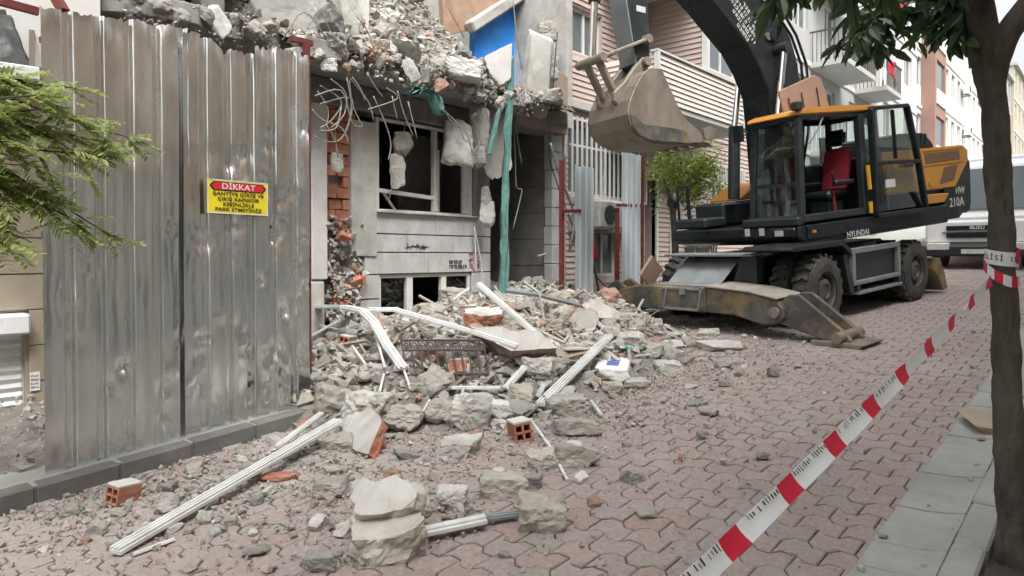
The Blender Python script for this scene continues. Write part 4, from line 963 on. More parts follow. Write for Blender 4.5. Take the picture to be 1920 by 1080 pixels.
cr = []; cc = onY(1103, 455, 6.44)
for t in np.linspace(.6, 5.7, 14): cr.append((cc.x + .09*math.cos(t), cc.y, cc.z + .09*math.sin(t)))
for t in np.linspace(5.4, .9, 14): cr.append((cc.x + .022 + .072*math.cos(t), cc.y, cc.z + .072*math.sin(t)))
MB().add(cr, [(i, i+1, 26-i, 27-i) for i in range(13)]).build('crescent', M['white_print'], fl, fix=False)
p = onY(1122, 418, 7.3); a = thing('air_conditioner', 'dusty air conditioner on the wall ledge behind the fence bays', 'air conditioner', p)
MB().box(p.x - .4, p.x + .4, 7.0, 7.32, p.z - .12, p.z + .4).build('casing', M['pale_concrete'], a, bevel=.04); MB().lathe([(.17, 0), (.17, .02)], (p.x - .08, 6.999, p.z + .14), (0, -1, 0), 16).build('fan_grille', M['black2'], a)

# ------------------------------------------------------------------ wheeled excavator
exc = thing('wheeled_excavator', 'orange and black wheeled excavator with its cab door open and bucket raised', 'excavator', (11.55, 3.98, gz(11.55)))
K = frame_of((11.55, 3.98, gz(11.55)), -10, 4.57)        # undercarriage: x forward, y left, z up
U = frame_of((11.7, 4.05, 2.12), -18, 6.4)               # superstructure
BF = frame_of((11.7, 4.05, 2.12), -18, 0)                # boom plane
def P_(fr, name, m, x0, x1, y0, y1, z0, z1, bevel=.012, par=exc): return B(name, M[m], par, x0, x1, y0, y1, z0, z1, bevel=bevel, frame=fr)
# undercarriage
P_(K, 'chassis', 'black2', -2.0, 2.1, -.48, .48, .52, .98, .03)
MB(K).lathe([(.62, .97), (.66, 1.0), (.66, 1.10), (.6, 1.12), (.6, 1.22)], (0, 0, 0), (0, 0, 1), 28).build('slew_ring', M['black'], exc)
for sx in (1.47, -1.46): MB(K).tube([(sx, -1.0, .48), (sx, 1.0, .48)], .13, 12).box(sx - .2, sx + .2, -.25, .25, .3, .64).build('axle', M['black'], exc)
M['rim_grey'] = mat('dusty_rim', (.07, .07, .066), .6, var=.3, scale=8, dirt=(.24, .22, .19), dirt_amt=.5, dirt_scale=6)
def wheel(x, s):
    rad = .485; mb = MB(K); c = (x, 0, .47); prof = [(.27, 0), (.36, -.005), (.44, .01), (.462, .05), (.466, .12), (.466, .15), (.462, .22), (.44, .26), (.36, .275), (.27, .27)]
    for k, off in enumerate((.97, .64)):
        y0 = s * off; ax = (0, s, 0)
        t = MB(K).lathe(prof, (x, y0, .47), ax, 36, False)
        for i in range(20):
            a = 2*math.pi*i/20
            for side in (0, 1):
                a2 = a + (math.pi/20 if side else 0); w0, w1 = (.03, .15) if side == 0 else (.12, .24); dn = .09 if side == 0 else -.09
                pts = []
                for rr in (.455, rad + .022):
                    for (w_, da) in ((w0, 0), (w1, dn), (w1, dn + .12), (w0, .12)):
                        an = a2 + da; pts.append((x + rr*math.cos(an), y0 + s*w_, .47 + rr*math.sin(an)))
                t.add(pts, [(0,1,2,3),(7,6,5,4),(0,4,5,1),(1,5,6,2),(2,6,7,3),(3,7,4,0)])
        if k == 0:
            wh = t.build('wheel', M['rubber'], exc)
            MB(K).lathe([(.285, .0), (.285, .23), (.26, .245), (.245, .22), (.235, .13), (.17, .12), (.16, .22), (.10, .24), (.09, .22)], (x, s*(off + .02), .47), ax, 28).build('rim', M['rim_grey'], wh)
            nb = MB(K)
            for i in range(10):
                an = 2*math.pi*i/10; nb.lathe([(.014, 0), (.014, .025)], (x + .2*math.cos(an), s*(off + .14), .47 + .2*math.sin(an)), ax, 6)
            nb.build('wheel_nuts', M['rust'], wh)
        else: t.build('inner_tyre', M['rubber'], wh)
for x in (1.47, -1.46):
    for s in (1, -1): wheel(x, s)
# fender, side lockers and steps
MB(K).prism([(2.35, 1.08), (2.3, 1.13), (1.0, 1.13), (.72, .97), (.74, .90), (1.0, 1.05), (2.3, 1.06)], .52, 1.24, 'y').build('fender', M['black'], exc, bevel=.01)
for s in (1,):
    P_(K, 'locker', 'black2', -.92, .62, .5, 1.13, .42, .93, .02)
    fr_ = MB(K); fr_.box(-.95, .66, 1.131, 1.2, .90, .98); fr_.box(-.95, .6, 1.131, 1.2, .44, .50); fr_.box(.54, .62, 1.131, 1.2, .50, .90); fr_.box(-.95, -.87, 1.131, 1.2, .50, .90); fr_.build('locker_frame', M['plate_grey'], exc, bevel=.008)
    P_(K, 'step', 'plate_grey', -.94, .5, .95, 1.22, .30, .345, .006); MB(K).box(.42, .5, 1.0, 1.2, .345, .44).box(-.94, -.86, 1.0, 1.2, .345, .44).build('step_bracket', M['black2'], exc)
    MB(K).beam((.62, 1.1, .35), (.82, 1.1, .92), .16, .12).build('mud_guard', M['black2'], exc)
P_(K, 'locker', 'black2', -.92, .62, -1.13, -.5, .42, .93, .02)
# rear blade
MB(K).prism([(-2.15, .62), (-2.45, .60), (-2.62, .35), (-2.75, .05), (-2.55, .03), (-2.35, .3), (-2.15, .42)], -1.22, 1.22, 'y').build('dozer_blade', M['stab'], exc, bevel=.015)
P_(K, 'blade_arm', 'black2', -2.3, -1.9, -.7, .7, .45, .7)
# front stabilizer
st = P_(K, 'stabilizer_beam', 'stab', 2.12, 2.75, -.66, .2, .27, .62, .02)
fr_ = MB(K); fr_.box(2.751, 2.775, -.52, .10, .575, .60); fr_.box(2.751, 2.775, -.50, .08, .29, .315); fr_.beam((2.763, -.51, .315), (2.763, -.44, .575), .024, .025); fr_.beam((2.763, .09, .315), (2.763, .14, .575), .024, .025); fr_.box(2.751, 2.79, -.2, -.12, .51, .6)
fr_.build('weld_frame', M['plate_grey'], st)
P_(K, 'front_plate', 'plate_grey', 2.0, 2.72, -.72, .26, .622, .634, .003, st)
MB(K).prism([(.2, .27), (.62, .265), (1.02, .17), (1.2, .18), (1.33, .26), (1.32, .40), (1.24, .50), (.86, .575), (.2, .622)], 2.2, 2.74, 'x').build('stabilizer_arm', M['stab'], st, bevel=.02)
MB(K).prism([(.2, .628), (.86, .582), (1.27, .505), (1.28, .52), (.86, .60), (.2, .645)], 2.16, 2.78, 'x').build('arm_top_plate', M['dusty_steel'], st)
lg = MB(K)
for a0, a1 in ((2.30, 2.36), (2.60, 2.66)): lg.prism([(1.10, .22), (1.2, .42), (1.36, .56), (1.50, .56), (2.05, .14), (2.12, .05), (2.06, .01), (1.9, .0)], a0, a1, 'x')
lg.prism([(1.18, .30), (1.36, .30), (1.95, .03), (1.72, .06)], 2.36, 2.60, 'x'); lg.build('stabilizer_leg', M['stab'], st, bevel=.012)
for (l, z, rr) in ((1.22, .34, .07), (2.0, .09, .065)): MB(K).tube([(2.2, l, z), (2.79, l, z)], rr, 14).build('hinge_pin', M['worn_steel'], st)
MB(K).prism([(1.70, -.02), (2.24, -.02), (2.30, .03), (2.2, .035), (1.78, .035), (1.66, .03)], 2.22, 2.74, 'x').build('foot_pad', M['worn_steel'], st, bevel=.006)
MB(K).prism([(-.66, .27), (-1.0, .26), (-1.3, .16), (-1.42, .3), (-1.38, .52), (-1.1, .60), (-.66, .622)], 2.2, 2.74, 'x').build('stabilizer_arm', M['stab'], st, bevel=.02)
lg = MB(K)
for a0, a1 in ((2.30, 2.36), (2.60, 2.66)): lg.prism([(-1.22, .25), (-1.3, .55), (-1.5, .66), (-1.62, .62), (-2.0, .32), (-2.05, .2), (-1.85, .16)], a0, a1, 'x')
lg.build('stabilizer_leg', M['stab'], st, bevel=.012)
MB(K).prism([(-1.75, .13), (-2.25, .13), (-2.3, .18), (-1.7, .18)], 2.22, 2.74, 'x').build('foot_pad', M['worn_steel'], st)
MB(K).add([(2.0, -.62, .97), (2.0, .28, .97), (2.5, .28, .64), (2.5, -.62, .64), (2.0, -.62, .95), (2.0, .28, .95), (2.5, .28, .636), (2.5, -.62, .636)], [(0,1,2,3),(4,7,6,5),(0,4,5,1),(1,5,6,2),(2,6,7,3),(3,7,4,0)]).build('sloped_plate', M['plate_grey'], exc)
P_(K, 'bumper_shelf', 'plate_grey', 1.95, 2.28, -.85, .62, 1.0, 1.03, .004)
MB(K).beam((2.1, .3, .62), (2.05, .42, 1.0), .1, .14).box(1.98, 2.16, .42, .62, .62, 1.0).build('lift_cylinder_mount', M['black2'], exc, bevel=.01)
MB().obox(K @ Vector((2.62, -.83, .80)), (.42, .04, .34), (.35, .5, .1)).build('loose_steel_plate', M['brownplate'], exc)
# superstructure
MB(U).prism([(1.55, .0), (1.62, .06), (1.60, .22), (-2.2, .24), (-2.2, -.06), (1.3, -.06)], -1.22, 1.235, 'y').build('deck', M['black'], exc, bevel=.02)
P_(U, 'side_skirt', 'black', -1.4, 1.45, 1.236, 1.262, .02, .21, .006)
P_(U, 'front_console', 'black2', 1.46, 1.62, .26, 1.24, .221, .34, .02)
for y in (.62, .36): P_(U, 'white_label', 'white_print', 1.621, 1.626, y - .045, y + .045, .10, .21, 0)
lampm = mat('lamp_glass', (.62, .62, .58), .15, var=.1, spec=.8)
P_(U, 'headlamp_housing', 'black', 1.5, 1.66, .78, 1.20, .06, .20, .02); MB(U).box(1.661, 1.668, .88, 1.02, .09, .17).build('headlamp', lampm, exc)
MB(U).box(1.28, 1.36, 1.263, 1.27, .10, .14).build('side_marker', M['orange'], exc)
text('maker_lettering', 'HYUNDAI', .12, M['white_print'], exc, U @ Vector((.32, 1.266, -.005)), U.to_3x3() @ Vector((-1, 0, 0)), U.to_3x3() @ Vector((0, 0, 1)))
# cab
cab = P_(U, 'cab', 'black', -.42, 1.44, .30, 1.22, .241, .30, .015)
def pil(p, q, w=.09, d=.09, m='black2'): MB(U).beam(p, q, w, d, (0, 1, 0)).build('pillar', M[m], cab, bevel=.012)
pil((1.49, 1.2, .26), (1.40, 1.18, 1.72)); pil((1.49, .36, .26), (1.37, .42, 1.68), .07, .09); pil((.03, 1.2, .26), (.02, 1.18, 1.74), .13, .1); pil((-.40, 1.2, .26), (-.36, 1.16, 1.74), .1, .1); pil((-.40, .34, .26), (-.36, .42, 1.74), .08, .08)
pil((.3, .34, .26), (.3, .42, 1.72), .06, .07)
MB(U).beam((1.42, 1.18, 1.74), (-.38, 1.17, 1.76), .1, .09).beam((1.42, .42, 1.70), (-.38, .42, 1.74), .08, .08).beam((1.42, 1.18, 1.73), (1.42, .42, 1.69), .08, .08).beam((-.38, 1.18, 1.74), (-.38, .42, 1.74), .08, .08).build('roof_frame', M['black'], cab, bevel=.01)
MB(U).beam((1.50, 1.2, .31), (-.4, 1.2, .31), .10, .1).beam((1.5, 1.2, .31), (1.5, .34, .31), .08, .1).build('sill', M['black2'], cab, bevel=.01)
MB(U).beam((1.475, 1.16, .80), (1.455, .40, .80), .05, .05).build('window_bar', M['black2'], cab)
rf = MB(U); pr_ = [(1.50, 1.735), (1.46, 1.79), (1.3, 1.835), (.6, 1.865), (-.3, 1.87), (-.44, 1.83), (-.44, 1.79)]
rf.prism(pr_, .36, 1.25, 'y'); rf = rf.build('roof', M['orange'], cab, bevel=.018, seg=2)
P_(U, 'roof_edge', 'black', -.40, 1.42, .40, 1.22, 1.755, 1.785, .006, cab)
def pane(name, pts, m='glass', par=cab):
    n = [Vector(p) for p in pts]; nn = (n[1]-n[0]).cross(n[2]-n[0]).normalized() * .006
    MB(U).add(n + [p + nn for p in n], [(0,1,2,3),(7,6,5,4)] + [(i, i+4, (i+1)%4+4, (i+1)%4) for i in range(4)]).build(name, M[m], par)
pane('windscreen', [(1.47, 1.15, .83), (1.455, .41, .83), (1.37, .46, 1.66), (1.41, 1.14, 1.69)]); pane('lower_windscreen', [(1.495, 1.15, .36), (1.48, .39, .36), (1.462, .40, .78), (1.475, 1.15, .78)])
pane('right_window', [(1.44, .345, .4), (-.36, .345, .4), (-.33, .41, 1.7), (1.36, .41, 1.66)]); pane('rear_window', [(-.39, 1.14, .95), (-.39, .40, .95), (-.37, .45, 1.7), (-.37, 1.12, 1.7)]); pane('quarter_window', [(-.03, 1.21, .95), (-.35, 1.21, .95), (-.32, 1.18, 1.70), (-.03, 1.18, 1.70)])
P_(U, 'rear_panel', 'black', -.42, -.38, .36, 1.18, .30, .93, .006, cab); P_(U, 'quarter_panel', 'black', -.36, -.02, 1.16, 1.21, .36, .93, .006, cab)
seat = P_(U, 'seat', 'black', .02, .52, .52, .98, .52, .66, .05, cab); P_(U, 'seat_base', 'black2', .1, .45, .58, .92, .30, .52, .02, seat)
MB(U).prism([(.02, .64), (.14, .64), (-.02, 1.30), (-.14, 1.28)], .54, .98, 'y').build('backrest', M['seat_red'], seat, bevel=.04, seg=3); MB(U).prism([(-.06, 1.31), (.04, 1.33), (.0, 1.58), (-.1, 1.56)], .58, .93, 'y').build('headrest', M['black'], seat, bevel=.05, seg=3)
for y in (.46, 1.0): MB(U).box(.05, .5, y, y + .09, .72, .80).build('armrest', M['black'], seat, bevel=.02); MB(U).tube([(.48, y + .045, .80), (.53, y + .045, .92)], .022, 8).build('joystick', M['black2'], seat)
MB(U).tube([(.42, .99, .34), (.42, .97, .66)], .018, 6).build('red_lever', M['seat_red'], seat)
MB(U).tube([(1.22, .74, .30), (1.05, .74, .88)], .04, 8).build('steering_column', M['black2'], cab)
sw_ = MB(U); ring = []
cS = Vector((1.03, .74, .92)); ax = Vector((-.45, 0, .9)).normalized(); a_ = Vector((0, 1, 0)); b_ = ax.cross(a_)
sw_.tube([cS + (a_*math.cos(t) + b_*math.sin(t))*.17 for t in np.linspace(0, 2*math.pi, 21)], .014, 6); sw_.tube([cS - a_*.17, cS + a_*.17], .014, 6); sw_.build('steering_wheel', M['black'], cab)
P_(U, 'dashboard', 'black', 1.18, 1.40, .42, .72, .32, .70, .03, cab)
MB(U).tube([(1.36, .5, 1.45), (1.42, .9, 1.2), (1.45, 1.05, .8), (1.40, 1.0, .5)], .008, 5).build('wiper', M['black'], cab)
MB(U).box(1.40, 1.52, 1.16, 1.28, 1.80, 1.92).build('work_lamp', M['black2'], cab, bevel=.015); MB(U).tube([(1.50, .40, 1.62), (1.56, .30, 1.66), (1.56, .30, 1.5)], .014, 6).box(1.52, 1.60, .2, .34, 1.50, 1.74).build('mirror', M['black'], cab, bevel=.01)
MB(U).tube([(.85, 1.2, 1.74), (1.05, 1.24, 1.55), (1.2, 1.2, 1.35), (1.28, 1.22, 1.34)], .012, 6).build('loose_cable', M['plate_grey'], cab)
# door swung right back against the engine side
dy = 1.33
dr = MB(U); pts = [(-.05, .22), (-.05, 1.80), (-.98, 1.84), (-1.22, 1.0), (-1.36, .22)]
for p, q in zip(pts, pts[1:] + pts[:1]): dr.beam((p[0], dy, p[1]), (q[0], dy, q[1]), .06, .10, (0, 1, 0))
dr.beam((-.08, dy, 1.0), (-1.2, dy, .98), .06, .09, (0, 1, 0)); dr.beam((-1.2, dy, .28), (-1.0, dy, .52), .05, .10, (0, 1, 0)); dr.beam((-.62, dy, 1.04), (-.60, dy, 1.78), .04, .06, (0, 1, 0))
door = dr.build('door', M['black'], exc, bevel=.012)
pane('door_glass', [(-.1, dy + .0, 1.04), (-1.18, dy, 1.04), (-.96, dy, 1.8), (-.1, dy, 1.76)], 'glass', door); pane('lower_door_glass', [(-.1, dy, .28), (-1.3, dy, .28), (-1.2, dy, .95), (-.1, dy, .96)], 'glass', door)
P_(U, 'door_sticker', 'white_print', -.55, -.30, dy + .012, dy + .016, .62, .74, 0, door); P_(U, 'door_handle', 'black2', -.98, -.80, dy + .03, dy + .07, .9, .96, .01, door)
MB(U).tube([(.05, 1.30, .98), (.04, 1.31, .62)], .030, 8).build('grab_bar', M['yellow'], exc); MB(U).tube([(.03, 1.30, .44), (.03, 1.30, .27)], .030, 8).build('grab_bar', M['yellow'], exc)
# engine side, hood, counterweight
P_(U, 'engine_bay', 'black', -2.5, -.43, .2, 1.17, .24, 1.14, .03)
ep = MB(U).prism([(-.46, .50), (-.46, 1.16), (-2.78, 1.20), (-2.93, 1.12), (-2.93, .93), (-2.48, .50)], 1.172, 1.225, 'y').build('engine_panel', M['orange'], exc, bevel=.02, seg=2)
MB(U).prism([(-1.42, .28), (-1.42, .44), (-2.08, .43), (-2.26, .42), (-2.10, .28)], 1.18, 1.24, 'y').build('lower_panel', M['orange'], exc, bevel=.012)
MB(U).prism([(-1.62, .93), (-1.60, 1.09), (-2.62, 1.12), (-2.66, .97)], 1.226, 1.232, 'y').build('intake_grille', M['mesh'], ep); MB(U).prism([(-2.0, .58), (-2.16, .85), (-2.58, .88), (-2.44, .64)], 1.226, 1.232, 'y').build('intake_grille', M['mesh'], ep)
for zz in (.90, 1.135): MB(U).beam((-1.55, 1.23, zz), (-2.72, 1.23, zz + .03), .014, .014).build('panel_rib', M['orange'], ep)
MB(U).lathe([(.05, 0), (.05, .014)], (-1.72, 1.225, .62), (0, 1, 0), 14).build('panel_latch', M['orange'], ep)
cw = []
for t in np.linspace(math.pi/2, -math.pi/2, 15): cw.append((-2.55 - .52*math.cos(t)**.7, 1.22*math.sin(t)))
cwm = MB(U).prism([(-2.1, 1.22)] + cw + [(-2.1, -1.22)], -.02, 1.1, 'z').build('counterweight', M['black'], exc, bevel=.04, seg=2)
MB(U).prism([(-2.95, .05), (-3.02, .2), (-3.04, .9), (-2.9, 1.1), (-2.2, .46), (-2.2, .05)], 1.0, 1.21, 'y').build('counterweight_cheek', M['black2'], exc, bevel=.04)
um = U.to_3x3()
text('model_lettering', '210A', .21, M['white_print'], exc, U @ Vector((-2.50, 1.2245, .25)), um @ Vector((-1, 0, 0)), um @ Vector((0, 0, 1)), squash=1.0); text('model_lettering', 'HW', .16, M['white_print'], exc, U @ Vector((-2.62, 1.2245, .44)), um @ Vector((-1, 0, 0)), um @ Vector((0, 0, 1)))
hd = MB(U).prism([(-1.1, 1.14), (-1.14, 1.40), (-1.3, 1.45), (-2.0, 1.45), (-2.22, 1.28), (-2.25, 1.14)], .05, 1.05, 'y').build('engine_hood', M['black'], exc, bevel=.04, seg=2)
for i in range(7): MB(U).box(-1.28 - i*.12, -1.24 - i*.12, .2, 1.063, 1.25, 1.43).build('hood_rib', M['black2'], hd)
MB(U).tube([(-1.5, -.5, 1.1), (-1.5, -.5, 1.6)], .06, 10).build('exhaust', M['rust'], exc)
P_(U, 'engine_bay', 'black', -2.3, -.45, -1.2, .19, .24, 1.1, .03)
# right hand deck: tool box, orange cover, handrails
P_(U, 'tool_box', 'black2', -.2, 1.1, -1.2, -.55, .241, .62, .04)
MB(U).prism([(.75, .63), (.7, .68), (.35, .86), (-.1, .93), (-.2, .9), (-.2, .63)], -1.2, -.55, 'y').build('tool_box_cover', M['orange'], exc, bevel=.03)
P_(U, 'front_step', 'black2', 1.1, 1.58, -1.2, -.5, .241, .40, .03)
for (x, y) in ((1.5, -1.15), (1.28, -1.15), (1.5, -.9)): MB(U).tube([(x, y, .40), (x, y, .95)], .022, 8).build('handrail', M['black'], exc)
MB(U).tube([(1.5, -1.15, .95), (1.28, -1.15, .95)], .022, 8).build('handrail', M['black'], exc); MB(U).lathe([(.09, 0), (.10, .02), (.09, .06)], (1.56, -1.2, .70), (1, 0, 0), 14).build('mirror', M['black'], exc)
# boom: its side outline lies in the vertical plane BF
low = [(.82, .35), (.88, .9), (.95, 1.45), (1.05, 2.13), (1.26, 2.47), (1.54, 2.78), (1.87, 3.01), (2.22, 3.26), (2.9, 3.70), (3.6, 4.15), (3.95, 4.42)]
upp = [(4.05, 4.72), (3.7, 4.78), (3.0, 4.6), (2.2, 4.2), (1.75, 3.85), (1.26, 3.5), (.85, 3.32), (.57, 3.07), (.42, 2.77), (.36, 2.46), (.33, 2.0), (.32, 1.4), (.35, .8), (.42, .35)]
boom = MB(BF).prism(low + upp, -.27, .27, 'y').build('boom', M['black'], exc, bevel=.02)
MB(BF).tube([(.6, -.34, .75), (.6, .34, .75)], .09, 14).build('boom_pin', M['worn_steel'], boom)
for s in (1, -1):
    MB(BF).tube([(1.05, s*.42, .55), (1.04, s*.42, 1.72)], .095, 14).build('boom_cylinder', M['black2'], boom); MB(BF).tube([(1.04, s*.42, 1.72), (.91, s*.42, 2.78)], .05, 12).build('boom_cylinder_rod', M['chrome'], boom)
    MB(BF).tube([(.91, s*.26, 2.80), (.91, s*.50, 2.80)], .085, 14).build('cylinder_eye', M['black2'], boom)
lm = MB(BF); lr = random.Random(77); di = Vector((1.0, 0, .88)).normalized(); dn = Vector((-.66, 0, .75)).normalized()
for rw in range(5):
    nn = (9, 12, 12, 10, 5)[rw]; 
    for k in range(nn):
        p0 = Vector((1.43, .272, 2.77)) + di * (.02 + k * .064 + (.12 if rw > 3 else 0)) + dn * (.30 - rw * .082); wl = lr.uniform(.022, .042)
        lm.beam(p0, p0 + dn * .052, .004, .016, (0, 1, 0) if False else tuple(di)); 
        if lr.random() < .8: lm.beam(p0 + dn*.046, p0 + dn*.046 + di*wl, .004, .012, tuple(dn))
        if lr.random() < .7: lm.beam(p0 + dn*.006, p0 + dn*.006 + di*wl, .004, .012, tuple(dn))
        if lr.random() < .6: lm.beam(p0 + di*wl, p0 + di*wl + dn*.05, .004, .012, tuple(di))
lm.build('boom_lettering', M['white_print'], boom)
MB(BF).lathe([(.06, 0), (.06, .03)], (1.1, .27, 2.98), (0, 1, 0), 12).build('boom_pin_cap', M['worn_steel'], boom); MB(BF).lathe([(.11, 0), (.11, .05), (.05, .06)], (.98, .27, 3.02), (0, 1, 0), 16).build('hose_port', M['black'], boom)
for k in range(3):
    o_ = k * .045; MB(BF).tube([(1.3 - o_, .05 + k*.06, 3.60 + o_), (.85 - o_, .1 + k*.06, 3.42 + o_), (.48 - o_, .12 + k*.06, 3.12), (.26 - o_, .14 + k*.06, 2.7), (.18 - o_, .14 + k*.06, 2.2), (.2 - o_, .14 + k*.06, 1.6), (.25, .14 + k*.06, 1.0)], .022, 7).build('hydraulic_hose', M['black'], boom)
MB(BF).tube([(2.2, 0, 4.28), (3.3, 0, 4.95)], .1, 14).build('stick_cylinder', M['black2'], boom)
# stick, linkage, bucket
stick = MB(BF).prism([(3.50, 2.18), (3.36, 2.24), (3.40, 3.1), (3.42, 4.0), (3.2, 4.75), (3.3, 5.1), (3.65, 5.1), (3.95, 4.6), (3.86, 3.9), (3.77, 3.06), (3.60, 2.22)], -.17, .17, 'y').build('stick', M['black2'], exc, bevel=.015)
MB(BF).prism([(3.62, 2.25), (3.80, 3.06), (3.90, 3.9), (3.99, 4.6), (3.97, 4.61), (3.87, 3.9), (3.775, 3.06), (3.605, 2.25)], -.165, .165, 'y').build('stick_face', M['plate_grey'], stick)
MB(BF).box(3.46, 3.62, .171, .176, 2.95, 3.03).build('arrow_label', M['white_print'], stick)
MB(BF).tube([(4.24, 0, 2.24), (4.20, 0, 3.02)], .05, 12).build('bucket_cylinder_rod', M['chrome'], stick); MB(BF).tube([(4.20, 0, 3.02), (4.10, 0, 4.5)], .085, 14).build('bucket_cylinder', M['black2'], stick)
for s in (1, -1):
    MB(BF).beam((4.26, s*.22, 2.22), (3.47, s*.22, 2.58), .05, .10, (0, 1, 0)).beam((4.26, s*.19, 2.22), (4.05, s*.17, 2.3), .05, .12, (0, 1, 0)).build('link_arm', M['worn_steel'], stick, bevel=.012)
    MB(BF).beam((4.24, s*.13, 2.22), (3.95, s*.13, 1.78), .06, .12, (0, 1, 0)).build('bucket_link', M['worn_steel'], stick, bevel=.012)
for (a_, z_) in ((4.26, 2.22), (3.47, 2.58), (3.50, 2.27)): MB(BF).tube([(a_, -.28, z_), (a_, .28, z_)], .06, 12).build('pin', M['worn_steel'], stick)
# bucket: outer shell arc, open towards the machine
back = [(3.62, 2.10), (3.74, 2.02), (3.86, 1.86), (3.96, 1.66), (3.99, 1.47), (3.93, 1.30), (3.81, 1.20), (3.6, 1.14), (3.3, 1.13), (3.0, 1.16), (2.62, 1.22)]
inn = [(3.60, 2.05), (3.70, 1.98), (3.81, 1.83), (3.90, 1.65), (3.93, 1.47), (3.87, 1.33), (3.78, 1.25), (3.6, 1.19), (3.3, 1.18), (3.0, 1.20), (2.64, 1.25)]
HW = .41
bk = MB(BF); n = len(back)
vs = [(a_, y_, z_) for y_ in (-HW, HW) for a_, z_ in back] + [(a_, y_, z_) for y_ in (-HW, HW) for a_, z_ in inn]
fs = []
for i in range(n - 1): fs += [(i, i+1, n+i+1, n+i), (2*n+i, 3*n+i, 3*n+i+1, 2*n+i+1)]
fs += [(0, n, 3*n, 2*n), (n-1, 3*n-1, 4*n-1, 2*n-1)]
for i in range(n - 1): fs += [(i, 2*n+i, 2*n+i+1, i+1), (n+i, n+i+1, 3*n+i+1, 3*n+i)]
bucket = bk.add(vs, fs).build('bucket', M['worn_steel'], exc)
sidep = [(3.62, 2.12), (3.40, 2.14), (3.27, 1.93), (3.12, 1.70), (2.95, 1.50), (2.72, 1.38), (2.60, 1.27), (2.66, 1.21), (3.3, 1.15), (3.6, 1.16), (3.8, 1.22), (3.93, 1.32), (3.99, 1.48), (3.95, 1.66), (3.85, 1.86), (3.74, 2.02)]
for s in (1, -1): MB(BF).prism(sidep, s*(HW + .001), s*(HW + .03), 'y').build('side_plate', M['worn_steel'], bucket, bevel=.006)
MB(BF).prism([(3.96, 1.47), (3.88, 1.46), (3.72, 1.36), (3.2, 1.36), (2.95, 1.34), (2.9, 1.18), (3.6, 1.17), (3.8, 1.225), (3.92, 1.33)], HW + .031, HW + .045, 'y').build('wear_plate', M['stab'], bucket)
for y in (-.30, -.10, .10, .30): MB(BF).prism([(2.72, 1.19), (2.60, 1.17), (2.40, 1.19), (2.36, 1.215), (2.42, 1.24), (2.62, 1.27), (2.74, 1.27)], y - .05, y + .05, 'y').build('tooth', M['worn_steel'], bucket, bevel=.008)
for y in (-.21, .13): MB(BF).prism([(3.45, 2.05), (3.42, 2.30), (3.52, 2.34), (3.66, 2.2), (3.86, 1.95), (4.03, 1.80), (4.02, 1.68), (3.93, 1.62), (3.7, 1.95)], y, y + .08, 'y').build('bucket_ear', M['worn_steel'], bucket, bevel=.01)
MB(BF).prism([(2.66, 1.40), (2.50, 1.46), (2.38, 1.40), (2.44, 1.28), (2.62, 1.26)], HW + .03, HW + .06, 'y').build('side_cutter', M['worn_steel'], bucket)
# hinged steel cover standing up behind the cab
pl = [(1.21, 2.16), (1.12, 1.84), (.05, 1.86), (.08, 2.01), (.21, 2.36), (.36, 2.41)]
hp_ = MB(U).prism(pl, .72, .75, 'y').build('roof_hatch', M['brownplate'], cab, bevel=.008)
for (a_, z_) in ((1.02, 1.98), (.72, 2.06), (.36, 2.14)): MB(U).tube([(a_, .765, z_ + .08), (a_ - .02, .765, z_ - .02), (a_ - .05, .765, 1.88)], .010, 6).build('hatch_stay', M['rust'], hp_)
# ------------------------------------------------------------------ white truck coming down behind it
M['truck_glass'] = mat('windscreen_glass', (.10, .125, .14), .15, var=.3, scale=1.2, spec=.6)
TY = 2.42; TX = 18.1; tz = gz(TX)
truck = thing('white_truck', 'white light truck facing downhill behind the excavator', 'truck', (TX + 2, TY, gz(TX + 2)))
T = Matrix.Translation((TX, TY, tz)) @ Matrix.Rotation(-math.atan(G), 4, 'Y')
MB(T).prism([(0, .55), (-.02, 1.10), (.10, 1.28), (.42, 2.22), (.60, 2.36), (1.75, 2.40), (1.80, .55)], -1.0, 1.0, 'y').build('cab', M['white_paint'], truck, bevel=.06, seg=2)
MB(T).add([(.062, -.86, 1.32), (.062, .86, 1.32), (.37, .80, 2.20), (.37, -.80, 2.20), (.10, -.86, 1.32), (.10, .86, 1.32), (.4, .80, 2.2), (.4, -.8, 2.2)], [(0,1,2,3),(4,7,6,5),(0,4,5,1),(1,5,6,2),(2,6,7,3),(3,7,4,0)]).build('windscreen', M['truck_glass'], truck)
for s in (1, -1):
    MB(T).prism([(.30, 1.36), (.58, 2.16), (1.5, 2.18), (1.5, 1.36)], s*1.002, s*1.012, 'y').build('side_window', M['pane'], truck)
    MB(T).box(-.175, .02, s*.72 - .22, s*.72 + .22, .44, .60).build('headlamp', lampm, truck, bevel=.02); MB(T).lathe([(.40, 0), (.40, .26)], (.95, s*.98 - (.26 if s > 0 else 0), .40), (0, 1, 0), 24).build('wheel', M['rubber'], truck)
    MB(T).lathe([(.40, 0), (.40, .26)], (3.9, s*.98 - (.26 if s > 0 else 0), .40), (0, 1, 0), 24).build('wheel', M['rubber'], truck); MB(T).tube([(.2, s*1.0, 1.6), (.02, s*1.2, 1.7)], .02, 6).box(-.06, .02, s*1.22 - .1, s*1.22 + .1, 1.45, 1.9).build('mirror', M['black'], truck)
gr = MB(T)
for z in (.70, .87): gr.box(-.052, -.01, -.58, .58, z, z + .10)
gr.build('grille', M['black'], truck, bevel=.01); MB(T).box(-.055, -.02, -.66, .66, .81, .83).build('grille_trim', M['chrome'], truck)
text('badge', 'ISUZU', .10, M['white_paint'], truck, T @ Vector((-.054, 0, .92)), T.to_3x3() @ Vector((0, -1, 0)), T.to_3x3() @ Vector((0, 0, 1)))
